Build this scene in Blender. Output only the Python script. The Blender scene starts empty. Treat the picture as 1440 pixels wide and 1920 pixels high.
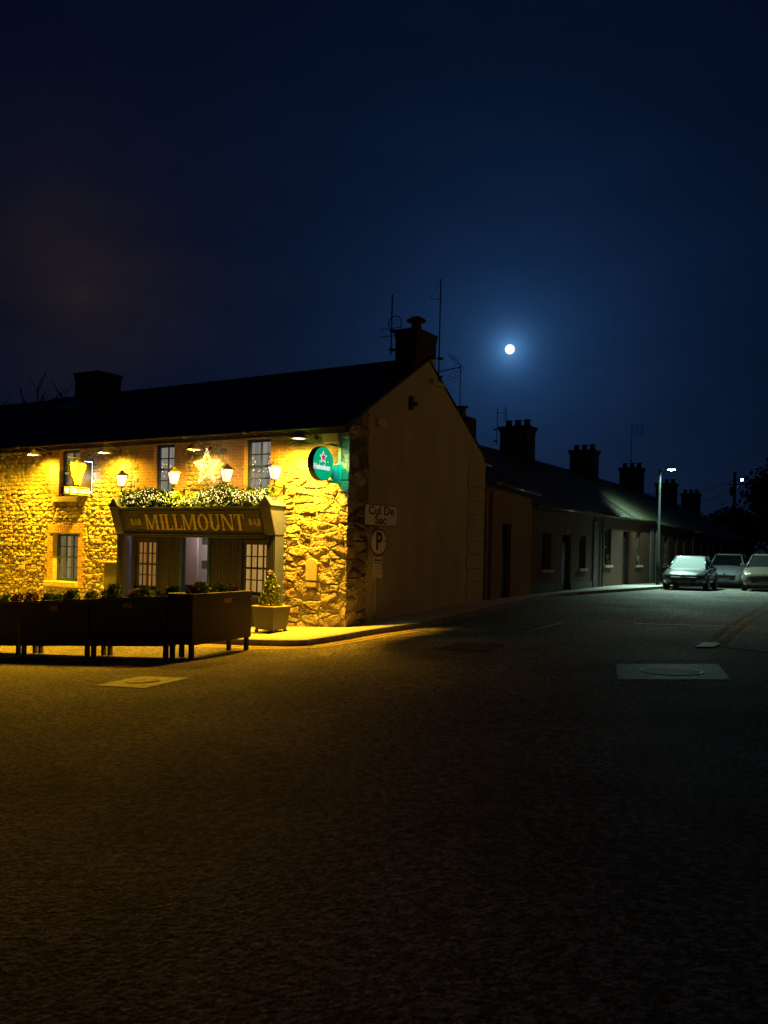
import bpy, bmesh, math, random
import numpy as np
from mathutils import Vector, Matrix
random.seed(7); rng = np.random.default_rng(7)
R = math.radians
scene = bpy.context.scene
COL = scene.collection

# ------------------------------------------------------------------ camera
FPX = 1626.0; ROLL = R(1.3); CZ = 1.6
cam_data = bpy.data.cameras.new('camera')
cam = bpy.data.objects.new('camera', cam_data); COL.objects.link(cam)
cam_data.sensor_fit = 'HORIZONTAL'; cam_data.sensor_width = 36.0
cam_data.lens = FPX / 1440 * 36.0
cam_data.shift_y = 70 / 1440.0
cam_data.clip_start = 0.05; cam_data.clip_end = 9000
cam.matrix_world = Matrix.Translation((0, 0, CZ)) @ Matrix.Rotation(R(90), 4, 'X') @ Matrix.Rotation(ROLL, 4, 'Z')
scene.camera = cam
scene.view_settings.view_transform = 'Standard'
scene.view_settings.look = 'None'
scene.view_settings.exposure = 0
scene.view_settings.gamma = 1
scene.cycles.use_denoising = True
scene.cycles.max_bounces = 5
scene.cycles.sample_clamp_indirect = 2.0
scene.cycles.sample_clamp_direct = 0

def ray(px, py):
    dx = px - 720; dy = py - 1030; c, s = math.cos(ROLL), math.sin(ROLL)
    return Vector(((dx * c + dy * s) / FPX, 1.0, -(-dx * s + dy * c) / FPX))

# ------------------------------------------------------------------ sky (world) and moonlight
MOON_DIR = ray(956, 655).normalized()
world = bpy.data.worlds.new('World'); scene.world = world; world.use_nodes = True
nt = world.node_tree; nt.nodes.clear()
def N(t, kind, **kw):
    n = t.nodes.new(kind)
    for k, v in kw.items(): setattr(n, k, v)
    return n
def math_node(t, op, a, b=None):
    n = N(t, 'ShaderNodeMath', operation=op)
    for i, v in enumerate((a, b)):
        if v is None: continue
        if isinstance(v, (int, float)): n.inputs[i].default_value = v
        else: t.links.new(v, n.inputs[i])
    return n.outputs[0]
def angle_to(t, vec, d):
    n = N(t, 'ShaderNodeVectorMath', operation='SUBTRACT'); t.links.new(vec, n.inputs[0]); n.inputs[1].default_value = d
    l = N(t, 'ShaderNodeVectorMath', operation='LENGTH'); t.links.new(n.outputs[0], l.inputs[0])
    return l.outputs['Value']
def scaled(t, fac, col):
    n = N(t, 'ShaderNodeVectorMath', operation='SCALE'); n.inputs[0].default_value = col
    t.links.new(fac, n.inputs['Scale']); return n.outputs[0]
def vadd(t, a, b):
    n = N(t, 'ShaderNodeVectorMath', operation='ADD'); t.links.new(a, n.inputs[0]); t.links.new(b, n.inputs[1]); return n.outputs[0]
tc = N(nt, 'ShaderNodeTexCoord')
nrm = N(nt, 'ShaderNodeVectorMath', operation='NORMALIZE'); nt.links.new(tc.outputs['Generated'], nrm.inputs[0])
D = nrm.outputs[0]
ang = angle_to(nt, D, MOON_DIR)
h1 = math_node(nt, 'EXPONENT', math_node(nt, 'MULTIPLY', ang, -1 / 0.0125))
h2 = math_node(nt, 'EXPONENT', math_node(nt, 'MULTIPLY', ang, -1 / 0.085))
h3 = math_node(nt, 'EXPONENT', math_node(nt, 'MULTIPLY', ang, -1 / 0.45))
sky = vadd(nt, scaled(nt, h1, (0.10, 0.30, 0.62)), scaled(nt, h2, (0.008, 0.036, 0.105)))
sky = vadd(nt, sky, scaled(nt, h3, (0.0012, 0.0045, 0.016)))
# thin town-lit cloud high on the left
cl = math_node(nt, 'EXPONENT', math_node(nt, 'MULTIPLY', angle_to(nt, D, ray(150, 545).normalized()), -1 / 0.075))
nz = N(nt, 'ShaderNodeTexNoise'); nz.inputs['Scale'].default_value = 5; nz.inputs['Detail'].default_value = 5
mp = N(nt, 'ShaderNodeMapping'); mp.inputs['Scale'].default_value = (1, 1, 3.0)
nt.links.new(D, mp.inputs[0]); nt.links.new(mp.outputs[0], nz.inputs[0])
cl = math_node(nt, 'MULTIPLY', cl, nz.outputs[0])
sky = vadd(nt, sky, scaled(nt, cl, (0.034, 0.018, 0.002)))
base = N(nt, 'ShaderNodeRGB'); base.outputs[0].default_value = (0.0006, 0.0016, 0.0075, 1)
# faint atmosphere scattered by the moon as the Sky Texture models it
ns = N(nt, 'ShaderNodeTexSky', sky_type='NISHITA', sun_disc=False)
ns.sun_elevation = math.asin(MOON_DIR.z); ns.sun_rotation = math.atan2(MOON_DIR.x, MOON_DIR.y)
sc_ = N(nt, 'ShaderNodeVectorMath', operation='MULTIPLY'); sc_.inputs[1].default_value = (0.00005, 0.0001, 0.00025)
nt.links.new(ns.outputs[0], sc_.inputs[0])
sky = vadd(nt, sky, base.outputs[0]); sky = vadd(nt, sky, sc_.outputs[0])
w1 = N(nt, 'ShaderNodeTexNoise'); w1.inputs['Scale'].default_value = 2.2; w1.inputs['Detail'].default_value = 7; w1.inputs['Roughness'].default_value = .6; nt.links.new(mp.outputs[0], w1.inputs[0])
wv = math_node(nt, 'ADD', math_node(nt, 'MULTIPLY', w1.outputs[0], 0.9), 0.55)
wm = N(nt, 'ShaderNodeVectorMath', operation='SCALE'); nt.links.new(sky, wm.inputs[0]); nt.links.new(wv, wm.inputs['Scale']); sky = wm.outputs[0]
bg = N(nt, 'ShaderNodeBackground'); bg.inputs[1].default_value = 1.0
nt.links.new(sky, bg.inputs[0])
wo = N(nt, 'ShaderNodeOutputWorld'); nt.links.new(bg.outputs[0], wo.inputs[0])

def add_light(name, kind, loc, energy, color, target=None, radius=0.05, parent=None, **kw):
    d = bpy.data.lights.new(name, kind); d.energy = energy; d.color = color
    if kind == 'SUN': d.angle = kw.pop('angle')
    elif kind != 'AREA': d.shadow_soft_size = radius
    for k, v in kw.items(): setattr(d, k, v)
    o = bpy.data.objects.new(name, d); COL.objects.link(o)
    m = Matrix.Translation(loc)
    if target is not None:
        m = m @ (Vector(target) - Vector(loc)).to_track_quat('-Z', 'Y').to_matrix().to_4x4()
    if parent is not None: o.parent = parent; o.matrix_local = parent.matrix_world.inverted() @ m
    else: o.matrix_world = m
    return o
add_light('moonlight', 'SUN', (0, 0, 50), 0.012, (0.7, 0.85, 1.0), target=Vector((0, 0, 50)) - MOON_DIR, angle=R(0.5))
# sodium street lighting from across the road, out of frame on the right
add_light('sodium_street_light', 'SPOT', (13.4, 19.0, 7.2), 230, (1.0, 0.50, 0.02), target=(3.0, 24.0, 1.6), radius=0.12, spot_size=R(118), spot_blend=0.9)

# ------------------------------------------------------------------ frames and ground heights
C0 = Vector((-0.86, 20.0, 0.0))
U = Vector((0.8541, -0.5201, 0)); NN = Vector((0.5201, 0.8541, 0))
FA = Matrix(((U.x, NN.x, 0, C0.x), (U.y, NN.y, 0, C0.y), (0, 0, 1, 0), (0, 0, 0, 1)))          # x along the lit front, y into it
FB = Matrix(((NN.x, -U.x, 0, C0.x), (NN.y, -U.y, 0, C0.y), (0, 0, 1, 0), (0, 0, 0, 1)))        # x up the side street, y into the houses
FW = Matrix.Identity(4)
def A(px, py, v=0.0):
    r = ray(px, py); k = (-v + C0.dot(NN)) / (r.dot(NN)); P = Vector((r.x * k, k, CZ + r.z * k)) - C0
    return P.dot(U), P.z
def B(px, py, v=0.0):
    r = ray(px, py); k = (v + C0.dot(U)) / (r.dot(U)); P = Vector((r.x * k, k, CZ + r.z * k)) - C0
    return P.dot(NN), P.z
CP = np.array([(0, 0, 0), (0, 8, -.05), (4, 12, 0), (-4, 12, -.30), (-3.3, 15.2, -.42), (-2.6, 17, -.44), (-7.6, 17.7, -.76),
               (0, 19, -.28), (3, 25, 0), (8.6, 34.5, .12), (12.5, 36, .17), (13.9, 43, .10), (26, 63, -.28), (60, 110, -1.2),
               (-11.5, 25, -1.0), (-16, 10, -1.2), (16, 10, .1), (20, 25, .12), (-8, 4, -.45), (8, 3, .08), (0, -10, .2),
               (-30, 40, -2.2), (50, 60, -.2), (-30, -20, -1.5), (30, -20, .4), (0.0, 60, 0.0)], float)
def _phi(d): return np.sqrt(d * d + 9.0)
def _fit():
    n = len(CP); P = CP[:, :2]
    M = np.zeros((n + 3, n + 3)); d = np.linalg.norm(P[:, None] - P[None], axis=2)
    M[:n, :n] = _phi(d) ; M[:n, n] = 1; M[:n, n + 1:] = P; M[n:, :n] = M[:n, n:].T
    M[:n, :n] += np.eye(n) * 0.0
    return np.linalg.solve(M, np.concatenate([CP[:, 2], np.zeros(3)]))
_W = _fit()
def garr(x, y):
    x = np.clip(np.asarray(x, float), -40, 70); y = np.clip(np.asarray(y, float), -20, 110)
    n = len(CP); out = _W[n] + _W[n + 1] * x + _W[n + 2] * y
    for i in range(n): out = out + _W[i] * _phi(np.hypot(x - CP[i, 0], y - CP[i, 1]))
    return out
def g(x, y): return float(garr(x, y))
def G(px, py, dz=0.0):
    r = ray(px, py); k = 10.0
    for _ in range(60):
        z = g(r.x * k, k) + dz
        k2 = (z - CZ) / r.z
        k = 0.5 * k + 0.5 * max(1.0, min(k2, 150))
    return Vector((r.x * k, k, g(r.x * k, k) + dz))

# ------------------------------------------------------------------ material helpers
def new_mat(name):
    m = bpy.data.materials.new(name); m.use_nodes = True
    t = m.node_tree; b = t.nodes['Principled BSDF']; return m, t, b
def mat(name, col, rough=0.6, var=0.25, scale=6.0, bump=0.0, bscale=40.0, metal=0.0, spec=0.5, stretch=None, coat=0.0):
    m, t, b = new_mat(name)
    b.inputs['Roughness'].default_value = rough; b.inputs['Metallic'].default_value = metal
    b.inputs['Specular IOR Level'].default_value = spec
    if coat: b.inputs['Coat Weight'].default_value = coat; b.inputs['Coat Roughness'].default_value = 0.08
    tc = N(t, 'ShaderNodeTexCoord'); mp = N(t, 'ShaderNodeMapping'); t.links.new(tc.outputs['Object'], mp.inputs[0])
    if stretch: mp.inputs['Scale'].default_value = stretch
    n = N(t, 'ShaderNodeTexNoise'); n.inputs['Scale'].default_value = scale; n.inputs['Detail'].default_value = 6
    t.links.new(mp.outputs[0], n.inputs[0])
    r = N(t, 'ShaderNodeValToRGB'); e = r.color_ramp.elements
    e[0].position = 0.3; e[1].position = 0.7
    e[0].color = tuple(max(0, c * (1 - var)) for c in col) + (1,); e[1].color = tuple(min(1, c * (1 + var)) for c in col) + (1,)
    t.links.new(n.outputs[0], r.inputs[0]); t.links.new(r.outputs[0], b.inputs['Base Color'])
    if bump:
        n2 = N(t, 'ShaderNodeTexNoise'); n2.inputs['Scale'].default_value = bscale; n2.inputs['Detail'].default_value = 5
        t.links.new(mp.outputs[0], n2.inputs[0])
        bp = N(t, 'ShaderNodeBump'); bp.inputs['Strength'].default_value = bump; bp.inputs['Distance'].default_value = 0.02
        t.links.new(n2.outputs[0], bp.inputs['Height']); t.links.new(bp.outputs[0], b.inputs['Normal'])
    return m
def emis(name, col, strength, sample=True, base=None):
    m, t, b = new_mat(name)
    b.inputs['Base Color'].default_value = (base or col) + (1,); b.inputs['Roughness'].default_value = 0.35
    b.inputs['Emission Color'].default_value = col + (1,); b.inputs['Emission Strength'].default_value = strength
    if not sample: m.cycles.emission_sampling = 'NONE'
    return m
def brick_mat(name, c1, c2, mortar, sx=1.0, axis='XZ', bump=0.6, rough=0.85):
    m, t, b = new_mat(name); b.inputs['Roughness'].default_value = rough
    tc = N(t, 'ShaderNodeTexCoord'); sp = N(t, 'ShaderNodeSeparateXYZ'); cb = N(t, 'ShaderNodeCombineXYZ')
    t.links.new(tc.outputs['Object'], sp.inputs[0]); t.links.new(sp.outputs['X'], cb.inputs[0]); t.links.new(sp.outputs['Z'], cb.inputs[1])
    bt = N(t, 'ShaderNodeTexBrick'); bt.inputs['Scale'].default_value = 1.0
    bt.inputs['Brick Width'].default_value = 0.235 * sx; bt.inputs['Row Height'].default_value = 0.082
    bt.inputs['Mortar Size'].default_value = 0.008; bt.inputs['Mortar Smooth'].default_value = 0.3; bt.inputs['Bias'].default_value = -0.1
    bt.inputs['Color1'].default_value = c1 + (1,); bt.inputs['Color2'].default_value = c2 + (1,); bt.inputs['Mortar'].default_value = mortar + (1,)
    wn = N(t, 'ShaderNodeTexNoise'); wn.inputs['Scale'].default_value = 5
    t.links.new(cb.outputs[0], wn.inputs[0])
    ws = N(t, 'ShaderNodeVectorMath', operation='SCALE'); ws.inputs['Scale'].default_value = 0.02; t.links.new(wn.outputs['Color'], ws.inputs[0])
    wa = N(t, 'ShaderNodeVectorMath', operation='ADD'); t.links.new(cb.outputs[0], wa.inputs[0]); t.links.new(ws.outputs[0], wa.inputs[1])
    t.links.new(wa.outputs[0], bt.inputs['Vector'])
    n = N(t, 'ShaderNodeTexNoise'); n.inputs['Scale'].default_value = 25; n.inputs['Detail'].default_value = 6; t.links.new(tc.outputs['Object'], n.inputs[0])
    mx = N(t, 'ShaderNodeMix', data_type='RGBA', blend_type='MULTIPLY'); mx.inputs[0].default_value = 0.55
    t.links.new(bt.outputs['Color'], mx.inputs[6]); t.links.new(n.outputs[0], mx.inputs[7]); t.links.new(mx.outputs[2], b.inputs['Base Color'])
    ad = math_node(t, 'SUBTRACT', math_node(t, 'MULTIPLY', n.outputs[0], 0.7), bt.outputs['Fac'])
    bp = N(t, 'ShaderNodeBump'); bp.inputs['Strength'].default_value = bump; bp.inputs['Distance'].default_value = 0.02
    t.links.new(ad, bp.inputs['Height']); t.links.new(bp.outputs[0], b.inputs['Normal'])
    return m
def slate_mat(name, col, moss=0.0):
    m, t, b = new_mat(name); b.inputs['Roughness'].default_value = 0.62
    uv = N(t, 'ShaderNodeUVMap')
    bt = N(t, 'ShaderNodeTexBrick'); bt.inputs['Scale'].default_value = 1.0
    bt.inputs['Brick Width'].default_value = 0.3; bt.inputs['Row Height'].default_value = 0.24
    bt.inputs['Mortar Size'].default_value = 0.012; bt.inputs['Mortar Smooth'].default_value = 0.6
    bt.inputs['Color1'].default_value = col + (1,); bt.inputs['Color2'].default_value = tuple(c * 0.6 for c in col) + (1,)
    bt.inputs['Mortar'].default_value = tuple(c * 0.25 for c in col) + (1,)
    t.links.new(uv.outputs[0], bt.inputs['Vector'])
    n = N(t, 'ShaderNodeTexNoise'); n.inputs['Scale'].default_value = 0.9; n.inputs['Detail'].default_value = 8; n.inputs['Roughness'].default_value = 0.7
    t.links.new(uv.outputs[0], n.inputs[0])
    rp = N(t, 'ShaderNodeValToRGB'); rp.color_ramp.elements[0].position = 0.42; rp.color_ramp.elements[1].position = 0.62
    t.links.new(n.outputs[0], rp.inputs[0])
    mx = N(t, 'ShaderNodeMix', data_type='RGBA'); mx.inputs[7].default_value = (0.12, 0.15, 0.03, 1)
    t.links.new(math_node(t, 'MULTIPLY', rp.outputs[0], moss), mx.inputs[0]); t.links.new(bt.outputs['Color'], mx.inputs[6])
    t.links.new(mx.outputs[2], b.inputs['Base Color'])
    n2 = N(t, 'ShaderNodeTexNoise'); n2.inputs['Scale'].default_value = 14; n2.inputs['Detail'].default_value = 6; t.links.new(uv.outputs[0], n2.inputs[0])
    h = math_node(t, 'SUBTRACT', math_node(t, 'MULTIPLY', n2.outputs[0], 0.8), bt.outputs['Fac'])
    bp = N(t, 'ShaderNodeBump'); bp.inputs['Strength'].default_value = 0.7; bp.inputs['Distance'].default_value = 0.03
    t.links.new(h, bp.inputs['Height']); t.links.new(bp.outputs[0], b.inputs['Normal'])
    return m

M = {}
M['slate'] = slate_mat('slate', (0.045, 0.042, 0.04)); M['slate_moss'] = slate_mat('mossy_slate', (0.14, 0.14, 0.13), 0.85)
M['brick'] = brick_mat('old_brick', (0.55, 0.33, 0.20), (0.42, 0.25, 0.15), (0.58, 0.52, 0.42))
M['red_brick'] = brick_mat('red_brick', (0.13, 0.045, 0.018), (0.095, 0.036, 0.015), (0.10, 0.06, 0.035), bump=0.4)
M['dark_brick'] = brick_mat('sooty_brick', (0.09, 0.045, 0.03), (0.06, 0.032, 0.024), (0.05, 0.045, 0.04))
M['render'] = mat('cream_render', (0.52, 0.46, 0.34), 0.9, 0.13, 1.0, 0.35, 60, stretch=(1.6, 1.6, .45))
M['render2'] = mat('warm_render', (0.27, 0.17, 0.08), 0.9, 0.15, 1.0, 0.4, 50)
M['pebble'] = mat('pebbledash', (0.135, 0.085, 0.04), 0.95, 0.3, 30, 1.0, 45)
M['plinth'] = mat('grey_plinth', (0.10, 0.10, 0.10), 0.8, 0.3, 5, 0.3)
M['sill'] = mat('stone_sill', (0.42, 0.39, 0.32), 0.85, 0.2, 12, 0.4, 60)
M['navy'] = mat('navy_gloss_paint', (0.030, 0.034, 0.09), 0.42, 0.12, 5, 0.15, 30, stretch=(1, 1, .3))
M['teal'] = mat('blue_gloss_paint', (0.026, 0.07, 0.34), 0.38, 0.12, 6, 0.1, 30)
M['pale_blue'] = mat('pale_blue_paint', (0.075, 0.10, 0.34), 0.4, 0.08, 5, 0.1, 30)
M['gold'] = mat('gilt_lettering', (0.50, 0.43, 0.13), 0.35, 0.3, 18, 0.1, 60, metal=0.35)
M['black_iron'] = mat('black_iron', (0.02, 0.018, 0.015), 0.45, 0.3, 20, 0.1)
M['steel'] = mat('galvanised_steel', (0.15, 0.16, 0.16), 0.6, 0.2, 10, 0.1, metal=0.2)
M['gutter'] = mat('gutter_plastic', (0.13, 0.10, 0.08), 0.22, 0.2, 8)
M['darkwood'] = mat('dark_stained_boards', (0.030, 0.019, 0.013), 0.62, 0.35, 4, 0.4, 30, stretch=(.4, .4, 6))
M['brass'] = mat('brass_plate', (0.36, 0.22, 0.10), 0.45, 0.2, 20, metal=0.5)
M['soil'] = mat('potting_soil', (0.03, 0.02, 0.012), 0.95, 0.4, 20, 0.8)
M['leaf'] = mat('conifer_green', (0.09, 0.17, 0.03), 0.6, 0.4, 9)
M['leaf2'] = mat('variegated_leaf', (0.20, 0.25, 0.06), 0.55, 0.5, 14)
M['leaf3'] = mat('heather_red', (0.15, 0.07, 0.035), 0.7, 0.5, 14)
M['bark'] = mat('bark', (0.05, 0.04, 0.03), 0.9, 0.3, 10, 0.5)
M['tree_leaf'] = mat('night_foliage', (0.035, 0.05, 0.02), 0.7, 0.4, 3)
M['glass'] = mat('window_glass', (0.012, 0.014, 0.016), 0.06, 0.1, 2, spec=0.6)
M['dim_yellow_line'] = mat('dim_yellow_road_paint', (0.20, 0.095, 0.012), 0.9, 0.5, 9, 0.2, 50, spec=.1)  # road yellow darkened for the dimly lit lines on the right
M['white_line'] = mat('white_road_paint', (0.5, 0.5, 0.48), 0.6, 0.5, 9, 0.4, 50)
M['dark_plastic'] = mat('dark_plastic', (0.02, 0.02, 0.02), 0.5, 0.1)
M['white_plastic'] = mat('white_plastic', (0.62, 0.58, 0.48), 0.5, 0.1)
M['sign_face'] = mat('sign_face', (0.93, 0.91, 0.84), 0.45, 0.06, 8)
M['sign_black'] = mat('sign_black', (0.015, 0.015, 0.015), 0.5, 0.1)
M['sign_red'] = mat('sign_red', (0.30, 0.03, 0.02), 0.5, 0.1)
M['green_lit'] = mat('green_lit_bracket', (0.10, 0.48, 0.36), 0.35, 0.1)  # the sign's green light is put into the bracket colour
M['blue_reflection'] = mat('blue_reflection_panel', (0.08, 0.36, 0.55), 0.3, 0.15)  # pale blue reflection put into the panel colour
M['gold_glow'] = emis('glowing_gold_harp', (0.80, 0.50, 0.01), 0.16, False, (0.7, 0.5, 0.1))  # faint emission stands in for lamplight on the harp
M['white_emit'] = emis('lit_white_letters', (0.95, 0.97, 1.0), .85, False)
M['led_edge'] = emis('cool_edge_light', (0.62, 0.85, 1.0), 7.0)
M['lantern_glass'] = emis('lit_lantern_glass', (1.0, 0.92, 0.84), .88, False)
M['bulb'] = emis('warm_fairy_bulb', (1.0, 0.78, 0.36), 2.0, False)
M['star_bulb'] = emis('star_bulb', (1.0, 0.88, 0.60), 1.6, False)
M['hot_bulb'] = emis('lamp_bulb', (1.0, 0.80, 0.42), 2.2, False)
M['green_emit'] = emis('lit_green_face', (0.0, 0.36, 0.17), 1.05, True)
M['red_emit'] = emis('lit_red_star', (0.42, 0.015, 0.03), 1.0, False)
M['led_head'] = emis('led_street_light', (0.72, 1.0, 0.85), 30.0, False)

# asphalt with coarse chips, patches and a damp sheen
def asphalt():
    m, t, b = new_mat('asphalt')
    tc = N(t, 'ShaderNodeTexCoord')
    v = N(t, 'ShaderNodeTexVoronoi'); v.inputs['Scale'].default_value = 34; t.links.new(tc.outputs['Object'], v.inputs[0])
    n = N(t, 'ShaderNodeTexNoise'); n.inputs['Scale'].default_value = 17; n.inputs['Detail'].default_value = 6; n.inputs['Roughness'].default_value = 0.8; t.links.new(tc.outputs['Object'], n.inputs[0])
    n2 = N(t, 'ShaderNodeTexNoise'); n2.inputs['Scale'].default_value = 0.55; n2.inputs['Detail'].default_value = 7; n2.inputs['Roughness'].default_value = 0.62; t.links.new(tc.outputs['Object'], n2.inputs[0])
    r1 = N(t, 'ShaderNodeValToRGB'); e = r1.color_ramp.elements; e[0].position = 0.46; e[0].color = (0.016, 0.015, 0.014, 1); e[1].position = 0.57; e[1].color = (0.37, 0.345, 0.30, 1)
    t.links.new(n.outputs[0], r1.inputs[0])
    r2 = N(t, 'ShaderNodeValToRGB'); e = r2.color_ramp.elements; e[0].position = 0.34; e[0].color = (0.62, 0.62, 0.62, 1); e[1].position = 0.66; e[1].color = (1.15, 1.15, 1.15, 1)
    t.links.new(n2.outputs[0], r2.inputs[0])
    mx = N(t, 'ShaderNodeMix', data_type='RGBA', blend_type='MULTIPLY'); mx.inputs[0].default_value = 1
    t.links.new(r1.outputs[0], mx.inputs[6]); t.links.new(r2.outputs[0], mx.inputs[7]); wn = N(t, 'ShaderNodeTexNoise'); wn.inputs['Scale'].default_value = 1.3; wn.inputs['Detail'].default_value = 4; t.links.new(tc.outputs['Object'], wn.inputs[0])
    ws = N(t, 'ShaderNodeVectorMath', operation='SCALE'); ws.inputs['Scale'].default_value = 1.1; t.links.new(wn.outputs['Color'], ws.inputs[0])
    wa = N(t, 'ShaderNodeVectorMath', operation='ADD'); t.links.new(tc.outputs['Object'], wa.inputs[0]); t.links.new(ws.outputs[0], wa.inputs[1])
    cr = N(t, 'ShaderNodeTexVoronoi', feature='DISTANCE_TO_EDGE'); cr.inputs['Scale'].default_value = .42; t.links.new(wa.outputs[0], cr.inputs[0])
    ck = math_node(t, 'LESS_THAN', cr.outputs['Distance'], 0.0035)
    ck = math_node(t, 'MULTIPLY', ck, math_node(t, 'GREATER_THAN', n2.outputs[0], 0.5))
    cm = N(t, 'ShaderNodeMix', data_type='RGBA'); cm.inputs[7].default_value = (0.012, 0.011, 0.01, 1)
    t.links.new(math_node(t, 'MULTIPLY', ck, .8), cm.inputs[0]); t.links.new(mx.outputs[2], cm.inputs[6])
    t.links.new(cm.outputs[2], b.inputs['Base Color'])
    rr = math_node(t, 'ADD', math_node(t, 'MULTIPLY', n2.outputs[0], -0.3), 0.92)
    t.links.new(rr, b.inputs['Roughness']); b.inputs['Specular IOR Level'].default_value = 0.25
    h = math_node(t, 'ADD', v.outputs['Distance'], math_node(t, 'MULTIPLY', n.outputs[0], 1.4))
    bp = N(t, 'ShaderNodeBump'); bp.inputs['Strength'].default_value = 1.0; bp.inputs['Distance'].default_value = 0.02
    t.links.new(h, bp.inputs['Height']); t.links.new(bp.outputs[0], b.inputs['Normal'])
    return m
M['asphalt'] = asphalt()
M['pavement'] = mat('concrete_pavement', (0.47, 0.44, 0.38), 0.8, 0.16, 3.0, 0.5, 70)
M['kerb'] = mat('granite_kerb', (0.22, 0.21, 0.19), 0.8, 0.3, 8, 0.5, 50)
M['concrete'] = mat('worn_concrete', (0.19, 0.19, 0.18), 0.6, 0.85, 9, 0.7, 40)
M['cast_iron'] = mat('cast_iron', (0.035, 0.027, 0.022), 0.5, 0.4, 15, 0.3, metal=0.5)

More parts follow.
